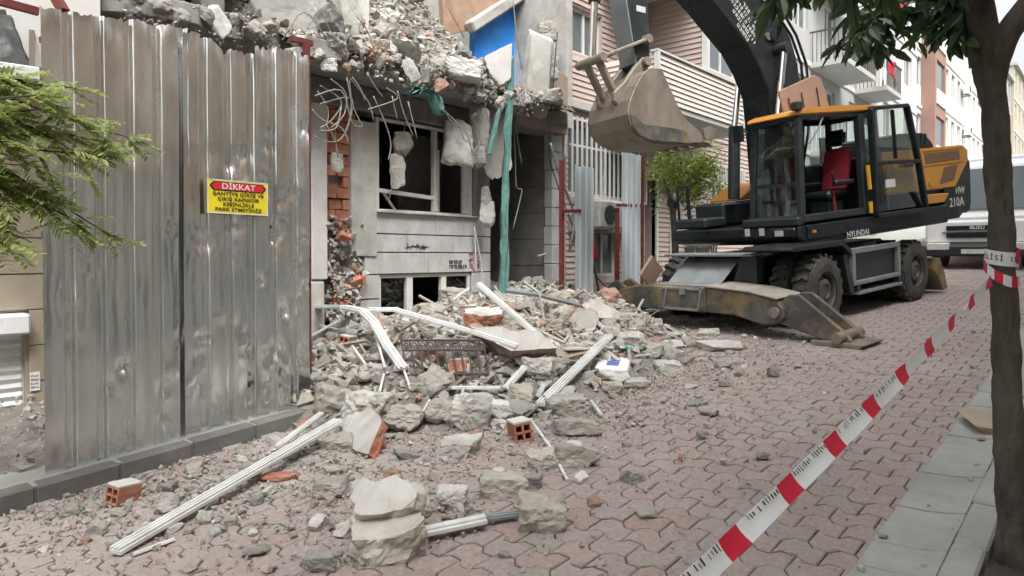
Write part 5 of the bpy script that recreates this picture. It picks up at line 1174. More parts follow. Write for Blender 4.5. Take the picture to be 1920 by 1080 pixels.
MB(T).box(-.16, .1, -1.0, 1.0, .30, .56).build('bumper', M['black2'], truck, bevel=.05); MB(T).box(-.172, -.161, -.28, .28, .36, .46).build('number_plate', M['white_print'], truck)
MB(T).box(1.9, 5.2, -1.02, 1.02, .8, 1.0).build('load_bed', M['rust'], truck); MB(T).box(1.9, 5.2, -1.05, 1.05, 1.001, 2.5).build('box_body', M['white_paint'], truck, bevel=.03); MB(T).box(.3, 5.0, -.4, .4, .45, .70).build('chassis', M['black'], truck)

# ------------------------------------------------------------------ single pieces of debris
def hito(px, py, off=0.0, t0=1.5):
    d = ray(px, py); t = t0
    while t < 30:
        p = CAM + d * t
        if p.z <= gz(p.x) + max(0.0, heap(p.x, p.y)) + off: return p
        t += .01
    return p
def tdist(p): return (Vector(p) - CAM).dot(_f)
def rock(label, x0, y0, x1, y1, seed, m='concrete', cat='concrete chunk', name='concrete_chunk', depth=.8, hk=.72, yaw=0.0, tilt=(0, 0), cuts=9, sub=3, rough=.13, slab=False, group=None, off=0.0):
    b = hito((x0 + x1) / 2, y1 - .28 * (y1 - y0), off); t = tdist(b); w = (x1 - x0) * t / F; h = hk * (y1 - y0) * t / F
    me = chunk_mesh(name, M[m], seed, dims=(w * 1.08, w * depth, h * 1.15), cuts=cuts, sub=sub, rough=rough, slab=slab)
    o = share(me, name, None, (b.x, b.y, b.z + h * .44), (tilt[0], tilt[1], YAW - R(90) + yaw)); return tag(o, label, cat, group)
def slab_piece(name, label, cat, px, offs, th, mtop, mside, seed=0, rough=.012):
    top = [hito(x, y, o) for (x, y), o in zip(px, offs)]; r = random.Random(seed)
    nn = (top[1] - top[0]).cross(top[2] - top[0]).normalized(); 
    if nn.z < 0: nn = -nn
    bm = bmesh.new(); tv = [bm.verts.new(p) for p in top]; cen = sum(top, Vector()) / len(top)
    bv = [bm.verts.new(p - nn * th + (cen - p) * r.uniform(-.02, .08)) for p in top]; n = len(top)
    ft_ = bm.faces.new(tv); bm.faces.new(list(reversed(bv)))
    for i in range(n): f = bm.faces.new((tv[i], bv[i], bv[(i+1) % n], tv[(i+1) % n])); f.material_index = 1
    bmesh.ops.recalc_face_normals(bm, faces=bm.faces)
    bmesh.ops.subdivide_edges(bm, edges=bm.edges, cuts=9, use_grid_fill=True); bmesh.ops.triangulate(bm, faces=bm.faces); bm.normal_update()
    sides = {v for f in bm.faces if f.material_index == 1 for v in f.verts}
    ds = [(v, v.normal * noise.fractal(v.co * 9, .8, 2, 4) * (rough * 2.2 if v in sides else rough * .4)) for v in bm.verts]
    for v, d in ds: v.co += d
    base = Vector((cen.x, cen.y, min(v.co.z for v in bm.verts)))
    for v in bm.verts: v.co -= base
    me = bpy.data.meshes.new(name); bm.to_mesh(me); bm.free(); me.materials.append(M[mtop]); me.materials.append(M[mside])
    o = bpy.data.objects.new(name, me); COL.objects.link(o); o.location = base; return tag(o, label, cat, kind='thing')
def profile(label, pts, w, h, offs, m='pvc', cat='plastic profile', name='plastic_profile', ribs=2):
    P = [hito(x, y, o) for (x, y), o in zip(pts, offs)]; mb = MB()
    for p, q in zip(P, P[1:]):
        d = (q - p).normalized(); a = d.cross(Vector((0, 0, 1))).normalized(); u = a.cross(d)
        e = d * (w * .2)
        mb.beam(p, q + e, w, h * .55)
        for k in range(ribs): 
            o = a * (w * (-.5 + (k + .5) / ribs)); mb.beam(p + o + u * h * .42, q + e + o + u * h * .42, w / ribs * .55, h * .4)
    return tag(mb.build(name, M[m], None, bevel=min(w, h) * .08), label, cat)
def stick_(label, pts, rad, offs, m='rebar', cat='bar', name='steel_bar', n=6, group=None):
    P = [hito(x, y, o) for (x, y), o in zip(pts, offs)]; return tag(MB().tube(P, rad, n).build(name, M[m]), label, cat, group)
M['block_beige'] = mat('beige_block', (.56, .54, .49), .9, var=.25, scale=4, bump=.5, bscale=30, col2=(.43, .40, .35), dirt=(.36, .33, .28), dirt_amt=.35, dirt_scale=4)
M['block_white'] = mat('white_block_top', (.56, .55, .52), .9, var=.12, scale=4, bump=.4, bscale=30, col2=(.50, .485, .45), dirt=(.42, .39, .35), dirt_amt=.5, dirt_scale=4)
# foreground blocks
slab_piece('concrete_block', 'largest concrete block in the foreground, beige lower half of a two-step lump', 'concrete block', [(654, 972), (668, 944), (770, 930), (790, 952), (796, 985), (740, 1008), (660, 1014)], (.15, .17, .19, .18, .16, .15, .14), .19, 'block_beige', 'block_beige', 11, .017)
slab_piece('concrete_block', 'white-topped upper half of the large foreground block', 'concrete block', [(656, 930), (664, 904), (716, 896), (768, 897), (782, 925), (776, 952), (700, 966), (660, 962)], (.20, .26, .31, .31, .27, .22, .20, .19), .12, 'block_white', 'block_beige', 12, .014)
rock('dark-sided beige stone beside the white profile in the foreground', 978, 944, 1050, 1008, 3, 'concrete', hk=.8, cuts=4)
rock('yellowish rough stone behind the short white profile', 906, 890, 980, 940, 4, 'concrete', cuts=7)
rock('small grey-green stone touching the yellowish one', 974, 892, 1016, 922, 5, 'grime_concrete', hk=.8)
rock('pale squarish concrete chunk alone on clear paving', 826, 826, 884, 868, 6, 'pale_concrete', cuts=4)
rock('brown rounded stone at the end of the thin white stick', 988, 843, 1042, 888, 7, 'concrete', cuts=8)
rock('tan flat-faced stone right of the thin white stick', 1044, 836, 1102, 884, 8, 'concrete', cuts=6)
rock('white plaster lump above the orange brick block', 910, 753, 956, 788, 9, 'plaster')
rock('small pale wedge of concrete in front of the orange brick block', 828, 915, 872, 965, 10, 'pale_concrete', cuts=5)
rock('long olive-grey stone at the right rim of the debris', 1044, 786, 1118, 822, 11, 'concrete', depth=.6)
rock('broken concrete lump beside the crossed white profiles', 1022, 738, 1090, 790, 12, 'concrete')
rock('upright pale concrete lump left of the white plaster lump', 852, 752, 912, 812, 13, 'pale_concrete', hk=.9)
rock('beige concrete block lying under the iron grille', 800, 752, 856, 796, 14, 'concrete')
rock('pale round-edged stone lump by the bent profile', 950, 722, 996, 760, 15, 'concrete', cuts=9)
rock('rough grey block at the foot of the triangular slab', 590, 900, 650, 940, 16, 'concrete')
rock('big grey concrete block left of the large foreground block', 575, 1030, 630, 1078, 17, 'grime_concrete', hk=.6)
rock('flat grey stone under the short white profile', 742, 1010, 800, 1042, 18, 'grime_concrete', hk=.5)
rock('broken beige block in the middle of the heap, right of the fence', 650, 735, 720, 800, 19, 'pale_concrete')
rock('blocky concrete lump between the triangular slab and the heap', 730, 760, 795, 812, 20, 'concrete')
rock('large whitish slab fragment on the right rim of the debris', 1228, 668, 1282, 708, 21, 'pale_concrete', hk=.5, slab=True)
rock('pinkish flat concrete block on the right rim of the debris', 1172, 708, 1220, 734, 22, 'concrete', hk=.6, slab=True)
rock('pale flat slab lying in front of the stabilizer', 1316, 634, 1388, 662, 23, 'pale_concrete', hk=.5, slab=True)
rock('small white slab fragment under the stabilizer beam', 1310, 614, 1348, 634, 24, 'pale_concrete', hk=.6, slab=True)
rock('grey concrete lump beside the green netting on the heap', 1010, 600, 1050, 630, 25, 'concrete')
rock('dark grey lump at the fence end of the heap', 592, 705, 640, 748, 26, 'grime_concrete')
rock('white broken tile fragment above the bent profile', 640, 640, 672, 660, 27, 'plaster', slab=True)
rock('pale block lying on top of the heap under the basement window', 826, 540, 872, 575, 28, 'concrete', off=.05)
rock('whitish flat stone between the long profile and the road', 1120, 690, 1175, 716, 29, 'plaster', slab=True)
rock('beige lump behind the long ribbed profile', 1130, 716, 1168, 742, 30, 'concrete')
for i, (x, y, l) in enumerate(((1006, 690, 'grey block under the front edge of the large slab'), (880, 660, 'grey block right of the iron grille'), (700, 700, 'brownish block under the bent white profile'), (1180, 640, 'broken lump near the left stabilizer foot'), (640, 830, 'small lump beside the long white profile'))):
    rock(l, x - 26, y - 18, x + 26, y + 20, 60 + i, 'concrete')
# slabs
slab_piece('wall_slab', 'large flat wall slab with a plastered face and brick edge on the heap', 'wall slab', [(882, 612), (1008, 620), (1046, 652), (958, 658), (910, 632)], (.32, .34, .30, .24, .28), .19, 'dusty_plaster', 'mortar', 1)
slab_piece('wall_slab', 'triangular plastered slab with orange brick along its right edge', 'wall slab', [(628, 792), (694, 758), (716, 790), (690, 852), (668, 846)], (.10, .26, .22, .05, .03), .08, 'dusty_plaster', 'brick', 2)
slab_piece('wall_slab', 'small plastered slab with a brick edge under the doorway', 'wall slab', [(872, 578), (938, 576), (944, 590), (905, 592), (872, 588)], (.22, .22, .2, .2, .2), .15, 'plaster', 'brick', 3)
slab_piece('wall_slab', 'tilted grey slab on the heap beside the brick chunk', 'wall slab', [(1090, 572), (1120, 562), (1164, 584), (1166, 600), (1120, 596)], (.2, .28, .2, .12, .14), .07, 'pale_concrete', 'mortar', 4)
slab_piece('wall_slab', 'orange brick wall chunk with plaster on its face', 'wall slab', [(1066, 602), (1082, 578), (1120, 582), (1124, 604), (1108, 626), (1090, 620)], (.12, .28, .28, .16, .04, .05), .12, 'dusty_plaster', 'brick', 5)
slab_piece('wall_slab', 'thin broken board slab in front of the large slab', 'wall slab', [(1042, 655), (1098, 645), (1112, 660), (1048, 674)], (.06, .06, .05, .05), .05, 'tan_tile', 'mortar', 6)
slab_piece('wall_slab', 'pale slab lying flat near the road edge of the heap', 'wall slab', [(1230, 640), (1278, 636), (1284, 648), (1240, 655)], (.05, .05, .04, .04), .05, 'dusty_plaster', 'mortar', 7)
# hollow bricks
def hollow(label, px, py, yaw, tilt, s=1.0, off=.06):
    p = hito(px, py, off); o = thing('hollow_brick', label, 'brick', p); fr = Matrix.Translation(p) @ Euler((tilt, .1, yaw)).to_matrix().to_4x4()
    b = MB(fr); W, D, H = .19*s, .13*s, .13*s; t = .014*s
    for k in range(3): b.box(-W/2, W/2, -D/2, D/2, -H/2 + k*(H - t)/2, -H/2 + k*(H - t)/2 + t)
    for k in range(4): x = -W/2 + k*(W - t)/3; 
    for k in range(3): b.box(-W/2, W/2, -D/2 + k*(D - t)/2, -D/2 + k*(D - t)/2 + t, -H/2 + t, H/2 - t)
    b.build('body', M['brick'], o, bevel=.002)
    MB(fr).box(-W/2, W/2, -D/2, D/2, H/2 + .001, H/2 + .02*s).build('mortar_cap', M['plaster'], o, bevel=.004); return o
hollow('orange hollow brick block with a white mortar top on the paving', 975, 808, 1.0, -.15, 1.1)
hollow('broken brick standing by the kerb below the fence', 232, 925, .3, .1, .9)
hollow('orange brick shard in the heap near the iron grille', 862, 690, 2.0, .5, .9, .05)
hollow('orange brick lying high on the heap near the fence', 652, 642, .4, .2, .9, .05)
rock('crushed red brick patch on the paving below the long profile', 508, 878, 556, 902, 71, 'brick', 'brick rubble', 'crushed_brick', hk=.3, rough=.2)
rock('small red brick shard under the triangular slab', 700, 822, 722, 852, 72, 'brick', 'brick rubble', 'brick_shard', hk=.8)
# profiles, boards, bars
profile('long white ribbed plastic profile lying from the road to the heap', [(215, 1036), (632, 792)], .085, .05, (.03, .14), ribs=3)
profile('thin white strip lying just above the long ribbed profile', [(520, 838), (602, 776)], .05, .03, (.06, .14))
profile('short dark slat beside the road end of the long profile', [(250, 1040), (325, 1012)], .03, .015, (.01, .01))
profile('short white profile lying on the paving before the yellowish stone', [(786, 1000), (905, 975)], .085, .045, (.05, .05), ribs=1)
profile('grey end piece of the short white profile', [(905, 972), (972, 964)], .06, .03, (.04, .04), 'plate_grey')
profile('ribbed grey-white profile leaning on the right part of the heap', [(1012, 760), (1142, 632)], .09, .05, (.10, .20), ribs=3)
profile('dark lower strip running on from the ribbed leaning profile', [(985, 782), (1060, 712)], .03, .02, (.04, .08), 'plate_grey')
profile('white bent window frame section sagging over the heap', [(584, 576), (645, 577), (680, 584), (702, 606), (726, 648), (756, 690)], .10, .05, (.32, .36, .37, .33, .20, .08), ribs=2)
profile('long white rail lying across the heap to the large slab', [(690, 582), (740, 582), (880, 622), (968, 650)], .06, .05, (.34, .34, .28, .26))
profile('white rail leaning from the doorway down the heap', [(896, 533), (1030, 650)], .07, .05, (.52, .24), ribs=3)
profile('thick white profile stub under the large slab', [(948, 730), (984, 690)], .06, .05, (.05, .12))
profile('short white strip low in the heap beside the long profile', [(586, 630), (640, 600)], .06, .03, (.14, .20))
profile('white board lying flat across the right of the heap', [(1060, 655), (1240, 650)], .07, .03, (.10, .06))
profile('short white batten below the leaning ribbed profile', [(1108, 752), (1128, 778)], .03, .02, (.06, .03))
profile('flat white batten lying across the heap before the grille', [(842, 728), (936, 728)], .05, .03, (.08, .08))
profile('small white upright board stuck in the heap', [(1008, 745), (1020, 722)], .05, .03, (.03, .12))
stick_('thin white stick slanting down from the orange brick block', [(994, 786), (1030, 835), (1064, 900)], .011, (.12, .05, .015), 'pvc', 'stick', 'plastic_stick')
stick_('pale stick standing on the heap near the left stabilizer', [(1012, 552), (1020, 600)], .014, (.5, .22), 'pvc', 'stick', 'plastic_stick')
stick_('pale stick leaning on the heap by the stabilizer foot', [(1178, 588), (1198, 612)], .012, (.2, .08), 'pvc', 'stick', 'plastic_stick')
stick_('grey pipe lying across the top of the heap before the doorway', [(952, 545), (1005, 552), (1086, 572)], .03, (.34, .36, .26), 'plate_grey', 'pipe', 'pipe')
for i, (pts, offs) in enumerate((([(756, 690), (770, 730)], (.06, .03)), ([(720, 700), (712, 735)], (.08, .05)), ([(790, 778), (806, 750)], (.06, .12)), ([(700, 612), (722, 690)], (.2, .1)), ([(930, 560), (965, 585)], (.3, .22)), ([(1190, 668), (1250, 662)], (.04, .03)), ([(880, 540), (850, 562)], (.3, .2)), ([(662, 650), (690, 690)], (.15, .08)))):
    stick_('short splintered pale stick poking from the rubble heap', pts, .012, offs, 'pvc', 'stick', 'stick', group='short sticks in the heap')
p = hito(1178, 652, .08); o = MB().obox(p, (.17, .05, .05), (0, .1, .8)); tag(o.build('teal_plastic_scrap', mat('teal_plastic', (.18, .50, .40), .5), bevel=.01), 'small teal plastic scrap on the white board', 'scrap')
p = hito(1150, 682, .06); o = thing('printed_sack', 'white printed sack scrap with blue lettering on the heap', 'sack', p)
fr = Matrix.Translation(p) @ Euler((.05, -.06, .5)).to_matrix().to_4x4(); MB(fr).box(-.26, .26, -.16, .16, -.02, .015).build('sack', M['white_paint'], o, bevel=.012)
mk = MB(fr); mk.v; 
for i in range(5): mk.box(-.15 + i*.07, -.10 + i*.07, -.06, .06, .0152, .018)
mk.build('blue_print', mat('blue_print', (.06, .12, .42), .6), o)
# ornate iron grille half buried in the heap
gp = [hito(752, 638, .22), hito(906, 638, .24), hito(920, 722, -.04), hito(768, 724, -.06)]
gr = thing('iron_grille', 'wrought iron window grille with scrolls half buried in the heap', 'iron grille', gp[3])
def gl(u, v): return gp[0]*(1-u)*(1-v) + gp[1]*u*(1-v) + gp[2]*u*v + gp[3]*(1-u)*v
for k in range(11): MB().tube([gl(k/10, 0), gl(k/10, 1)], .009, 6).build('bar', M['rust'], gr)
for v in (0, .22, .75): MB().tube([gl(0, v), gl(1, v)], .012, 6).build('cross_bar', M['rust'], gr)
for k in range(10):
    c = Vector(((k + .5)/10, .11, 0)); MB().tube([gl(c.x + .04*math.cos(t)*(1 - t/14), c.y + .09*math.sin(t)*(1 - t/14)) for t in np.linspace(0, 9.4, 18)], .006, 5).build('scroll', M['rust'], gr)
# stone and leaf on the gutter
p = gnd(1850, 805); me = chunk_mesh('stone_slab', M['tan_tile'], 81, dims=(.46, .22, .06), cuts=3, sub=2, rough=.1, slab=True)
tag(share(me, 'stone_slab', None, (p.x, p.y, p.z + .06), (0, SL, .3)), 'tan stone slab lying on the gutter beside the tree trunk', 'stone slab', kind='thing')
p = gnd(1840, 830); tag(MB().add([(p.x-.05, p.y, p.z+.03), (p.x, p.y-.03, p.z+.022), (p.x+.05, p.y, p.z+.035), (p.x, p.y+.03, p.z+.026)], [(0,1,2,3)]).build('dry_leaf', mat('dry_leaf', (.34, .17, .08), .8), fix=False), 'dry brown leaf on the gutter below the stone slab', 'leaf')
for i in range(14):
    r = random.Random(400 + i); x, y = r.uniform(3.3, 7), r.uniform(.5, .92)
    lay('pale_crumb', r.choice(MED), x, y, gz(x) + .03, r.uniform(.02, .045), r, 'small pale crumb of plaster on the concrete gutter', 'crumb', 'crumbs on the gutter')
# ------------------------------------------------------------------ things hanging from the broken slab
def wire(label, pxs, Y, rad, name='rebar', m='rebar', group=None, cat='rebar'):
    P = [onY(x, y, (Y[k] if isinstance(Y, tuple) else Y)) for k, (x, y) in enumerate(pxs)]
    Q = []
    for i in range(len(P) - 1):
        for t in (0, .25, .5, .75):
            a, b, c, d = P[max(i-1, 0)], P[i], P[i+1], P[min(i+2, len(P)-1)]
            Q.append(.5*((2*b) + (c - a)*t + (2*a - 5*b + 4*c - d)*t*t + (3*b - a - 3*c + d)*t**3))
    Q.append(P[-1]); return tag(MB().tube(Q, rad, 5).build(name, M[m], smooth=True), label, cat, group)
LB = 'bent steel rebar dangling from the broken slab edge '; GB = 'rebars dangling from the slab'
for pxs in ([(650, 145), (662, 200), (682, 240)], [(655, 146), (690, 190), (700, 225)], [(620, 148), (648, 175), (645, 215), (620, 240)], [(600, 160), (640, 190), (622, 225), (600, 240)], [(585, 205), (605, 225), (640, 240), (655, 270)],
            [(690, 140), (705, 165), (718, 182)], [(655, 150), (658, 210), (640, 260), (610, 265), (590, 255)], [(590, 180), (640, 170), (660, 230), (680, 238)], [(640, 200), (630, 240), (600, 245)], [(700, 180), (722, 230), (733, 270), (728, 300)],
            [(745, 170), (758, 215), (775, 255)], [(735, 180), (745, 225)], [(765, 190), (782, 260)], [(725, 165), (745, 185), (690, 205)], [(600, 195), (660, 185), (650, 250)], [(612, 235), (628, 262), (634, 295)],
            [(830, 205), (860, 235), (870, 262)], [(835, 210), (850, 232), (875, 250), (885, 285)], [(880, 215), (900, 250), (895, 280)], [(905, 130), (910, 200), (925, 250)], [(660, 145), (675, 165), (685, 190)], [(595, 170), (615, 205), (612, 240)]):
    wire(LB + ('before the exposed brickwork' if pxs[-1][0] < 662 else ('over the window column' if pxs[-1][0] < 740 else ('over the smashed window' if pxs[-1][0] < 840 else 'beside the entrance'))), pxs, 6.84 + random.Random(pxs[0][0]).uniform(-.1, .12), .0085, group=GB)
for pxs in ([(530, 75), (569, 22), (612, 72)], [(600, 10), (620, 60), (640, 80)], [(720, 70), (730, 45), (700, 90)], [(668, 30), (690, 60), (705, 110)], [(820, 120), (822, 140), (835, 165)], [(838, 10), (870, 70)]):
    wire('thin bent rebar sticking out of the rubble on the upper slab', pxs, 6.85, .008, group='rebars in the upper rubble')
wire('long thin steel bar hanging in front of the blue wall', [(962, 0), (968, 60), (975, 110), (978, 130)], 7.0, .011); wire('thin bar hanging left of the entrance beside the netting', [(890, 120), (905, 200), (912, 240)], 7.2, .009)
wire('bent pale conduit dangling in the entrance', [(962, 200), (966, 300), (968, 350), (978, 355), (975, 375), (962, 428)], 7.4, .012, 'conduit', 'plate_grey', cat='conduit')
wire('straight pale conduit hanging in the entrance beside the netting', [(958, 190), (970, 260), (978, 308)], 7.35, .012, 'conduit', 'plate_grey', cat='conduit')
wire('grey bar leaning inside the dark entrance', [(982, 372), (1004, 300), (1010, 275)], 8.2, .022, 'bar', 'plate_grey', cat='bar')
wire('thin pipe elbow against the entrance side wall', [(1008, 480), (1031, 481), (1031, 545)], 7.7, .014, 'pipe', 'pvc', cat='pipe')
wire('long bent grey pole leaning by the corner of the sided house', [(1032, 268), (1050, 330), (1076, 402), (1068, 468)], 6.9, .022, 'pole', 'plate_grey', cat='pole'); wire('black cable hanging down the corner of the sided house', [(1045, 60), (1030, 270), (1040, 330), (1065, 400), (1090, 470)], 6.95, .009, 'cable', 'black', cat='cable')
wire('pair of thin white sticks leaning on the stone cladding', [(889, 425), (892, 480), (893, 512)], 7.5, .011, 'stick', 'pvc', cat='stick'); wire('thin white stick leaning from cladding to the heap', [(889, 425), (900, 480), (907, 540)], 7.48, .011, 'stick', 'pvc', cat='stick')
wire('dark cables drooping between the fence bays', [(1105, 470), (1120, 520), (1150, 548)], 6.4, .011, 'cable', 'black', cat='cable'); wire('dark pole leaning between the fence bays', [(1112, 490), (1124, 552)], 6.35, .02, 'pole', 'rust', cat='pole')
wire('white downpipe on the corner of the sided house', [(1064, -20), (1066, 120), (1062, 220), (1058, 300)], 7.42, .03, 'downpipe', 'trim_w', cat='pipe')
wire('bent white pipe jutting from the slab beside the netting', [(886, 219), (918, 185), (935, 160)], 7.1, .03, 'pipe', 'pvc', cat='pipe')
def hang(label, x0, y0, x1, y1, Y, seed, m='concrete', dep=.5, rot=(0, 0, 0), slab=False, cuts=6, name='hanging_chunk', cat='concrete chunk', plate=False):
    c = onY((x0+x1)/2, (y0+y1)/2, Y); t = tdist(c); w, h = (x1-x0)*t/F, (y1-y0)*t/F
    me = chunk_mesh(name, M[m], seed, dims=(w*1.08, w*dep, h*1.1), cuts=2 if plate else cuts + 6, sub=3, rough=.10 if plate else .22, jit=.2 if plate else .12); o = share(me, name, None, c, (rot[0], rot[1], YAW - R(90) + rot[2])); return tag(o, label, cat)
hang('upper rounded chunk dangling on wire inside the smashed window', 741, 250, 772, 290, 7.4, 101); hang('lower pale chunk dangling on wire inside the smashed window', 732, 294, 757, 348, 7.4, 102, 'pale_concrete')
hang('small pale chunk dangling before the exposed brickwork', 622, 290, 642, 320, 7.35, 103, 'pale_concrete'); hang('large pale slab fragment hanging over the right window sash', 836, 232, 884, 306, 7.15, 104, 'pale_concrete', .4)
hang('lower chunk hanging on the window column beside the entrance', 900, 380, 926, 424, 7.3, 105, 'pale_concrete'); hang('narrow upper chunk hanging on the window column', 903, 350, 918, 384, 7.3, 106, 'concrete'); hang('grey lump hanging left of the netting', 886, 276, 908, 308, 7.05, 107, 'grime_concrete')
hang('tall grey slab fragment hanging behind the netting', 912, 212, 950, 312, 7.15, 108, 'pale_concrete', .35, plate=True); hang('grey hanging slab fragment between window and netting', 878, 212, 912, 276, 7.1, 109, 'grime_concrete', .4)
hang('large ribbed concrete panel tilted at the right end of the slab', 988, 74, 1030, 192, 7.15, 110, 'pale_concrete', .35, (0, .10, 0), plate=True); hang('rough concrete knuckle above the tilted panel', 1010, 44, 1040, 80, 7.2, 111, 'concrete')
hang('white broken plate standing on the slab before the blue wall', 922, 98, 956, 150, 6.85, 112, 'plaster', .2, (0, -.15, .2), plate=True); hang('white slab plate jutting from the slab edge', 836, 120, 900, 148, 6.78, 113, 'plaster', .9, (0, .12, 0), plate=True)
hang('narrow pale shard hanging from the slab above the window', 760, 112, 784, 154, 6.75, 114, 'pale_concrete', .4, (0, -.5, 0)); hang('big white slab piece leaning behind the top of the fence', 488, -25, 600, 62, 7.5, 115, 'plaster', .25, (.3, .1, 0), plate=True)
hang('grey slanted beam stub beside the white slab piece', 632, -20, 672, 84, 7.45, 116, 'pale_concrete', .5, (0, -.25, 0), cuts=2); hang('upright white shard in the upper rubble', 668, -10, 690, 60, 7.6, 117, 'plaster', .3)
hang('dark broken slab stub over the fence end', 590, 70, 650, 112, 6.95, 118, 'grime_concrete', .7, cuts=3); hang('small white fragment at the left end of the slab edge', 604, 108, 630, 132, 6.8, 119, 'plaster'); hang('curved pale plate behind the fence top', 395, 10, 425, 70, 6.8, 120, 'pale_concrete', .3, (0, -.5, 0))
hang('rounded pale boulder high in the upper rubble', 694, 16, 744, 52, 7.9, 121, 'pale_concrete', .7, cuts=8); hang('yellowish block in the upper rubble', 684, 80, 728, 122, 7.0, 122, 'tan_tile', .7)
hang('concrete lump at the right of the tilted panel', 1022, 110, 1046, 146, 7.2, 123, 'pale_concrete')
wire('wire holding the dangling chunks in the window', [(764, 190), (757, 252), (745, 295), (735, 350), (728, 380)], 7.4, .005, 'wire', cat='wire'); wire('wire holding the small chunk before the brickwork', [(628, 232), (631, 300)], 7.35, .005, 'wire', cat='wire'); wire('wire holding the lower chunk on the column', [(908, 300), (912, 352), (913, 385)], 7.3, .005, 'wire', cat='wire')
wire('wire holding the grey lump left of the netting', [(893, 215), (897, 280)], 7.25, .005, 'wire', cat='wire')
# green netting
def ribbon(name, label, pxs, widths, Y, seed, amp=.05):
    root = None; v, f = [], []; n = 12; m_ = 60
    P = [onY(x, y, Y) for x, y in pxs]
    for i in range(m_ + 1):
        u = i / m_ * (len(P) - 1); k = min(int(u), len(P) - 2); c = P[k].lerp(P[k+1], u - k); w_ = widths[k] + (widths[k+1] - widths[k]) * (u - k)
        for j in range(n + 1):
            s = j / n - .5; q = c + Vector((s * w_, 0, 0)); fold = amp * math.sin(s * 14 + 3 * noise.noise(Vector((u * 1.4, s * 2, seed)))) * (.5 + .5 * math.cos(s * 2)); v.append(q + Vector((.03 * noise.noise(Vector((u * 2, s, seed + 3))), fold, .02 * noise.noise(Vector((u * 3, s * 3, seed))))))
    for i in range(m_):
        for j in range(n): f.append((i*(n+1)+j, (i+1)*(n+1)+j, (i+1)*(n+1)+j+1, i*(n+1)+j+1))
    o = MB().add(v, f).build(name, M['green_net'], smooth=True, fix=False); md = o.modifiers.new('thickness', 'SOLIDIFY'); md.thickness = .003; return tag(o, label, 'netting')
ribbon('green_netting', 'long strip of green safety netting hanging down beside the entrance', [(958, 105), (955, 180), (952, 260), (948, 340), (945, 420), (946, 480), (942, 575)], [.06, .10, .08, .11, .14, .12, .18], 6.8, 1)
ribbon('green_netting', 'bunched green netting draped over the slab edge above the window', [(766, 178), (790, 165), (812, 180), (826, 216)], [.18, .24, .22, .08], 6.78, 2, .08)
ribbon('green_netting', 'thin torn strand of green netting left of the long strip', [(950, 180), (930, 225), (918, 290)], [.14, .06, .05], 6.85, 3, .03); ribbon('green_netting', 'green netting scrap lying on the heap under the leaning rail', [(915, 560), (940, 580), (962, 600)], [.3, .34, .2], 6.6, 4, .05)
# ------------------------------------------------------------------ trees
def leaf_mesh(n_, w_): return None
def leaf_proto(L=1.0, W=.34, fold=.10):
    v = [(0,0,0), (.25*L, -W*.42, fold*.6), (.55*L, -W*.5, fold*.7), (.85*L, -W*.25, fold*.1), (L, 0, -.06*L), (.85*L, W*.25, fold*.1), (.55*L, W*.5, fold*.7), (.25*L, W*.42, fold*.6), (.3*L, 0, 0), (.6*L, 0, -.01), (.85*L, 0, -.03)]
    t = [(0,1,8),(1,2,9),(1,9,8),(2,3,10),(2,10,9),(3,4,10),(4,5,10),(5,6,10),(6,9,10),(6,7,9),(7,8,9),(7,0,8)]; return np.array(v), np.array(t)
def leaves_mesh(name, items, m, parent, proto):
    V0, T0 = proto; VV, TT, nv = [], [], 0; off = np.array(wmat(parent).translation)
    for (p, d, s, roll) in items:
        q = Vector(d).normalized().to_track_quat('X', 'Z').to_matrix() @ Matrix.Rotation(roll, 3, 'X'); VV.append((V0 * s) @ np.array(q).T + np.array(p) - off); TT.append(T0 + nv); nv += len(V0)
    o = tri_mesh_object(name, np.vstack(VV), np.vstack(TT), m, parent); return o
# near tree at the right
tp = [CAM + ray(x, y) * 3.22 for x, y in ((1908, 1075), (1903, 1000), (1895, 850), (1888, 700), (1880, 500), (1872, 330), (1864, 200), (1852, 100))]
tree = thing('street_tree', 'dark barked street tree in the foreground wrapped with barrier tape', 'tree', (tp[0].x, tp[0].y, gz(tp[0].x)))
rr = [.092, .072, .061, .057, .054, .053, .056, .074]
def knobby(pts, rads, n=22, sub=10, amp=.012, seed=0):
    Q, RR = [], []
    for i in range(len(pts) - 1):
        for k in range(sub):
            t = k / sub; Q.append(pts[i].lerp(pts[i+1], t)); RR.append(rads[i] + (rads[i+1] - rads[i]) * t)
    Q.append(pts[-1]); RR.append(rads[-1]); mb = MB().tube(Q, RR, n)
    out = []
    for i, v in enumerate(mb.v):
        c = Q[min(i // n, len(Q) - 1)]; d = Vector(v) - c; k = 1 + amp / max(d.length, .01) * (noise.noise(Vector(v) * 7 + Vector((seed, 0, 0))) + .7 * noise.noise(Vector((v[0] * 45, v[1] * 45, v[2] * 9))) + .4 * noise.noise(Vector(v) * 60)); out.append(tuple(c + d * k))
    mb.v = out; return mb
tb = knobby(tp, rr)
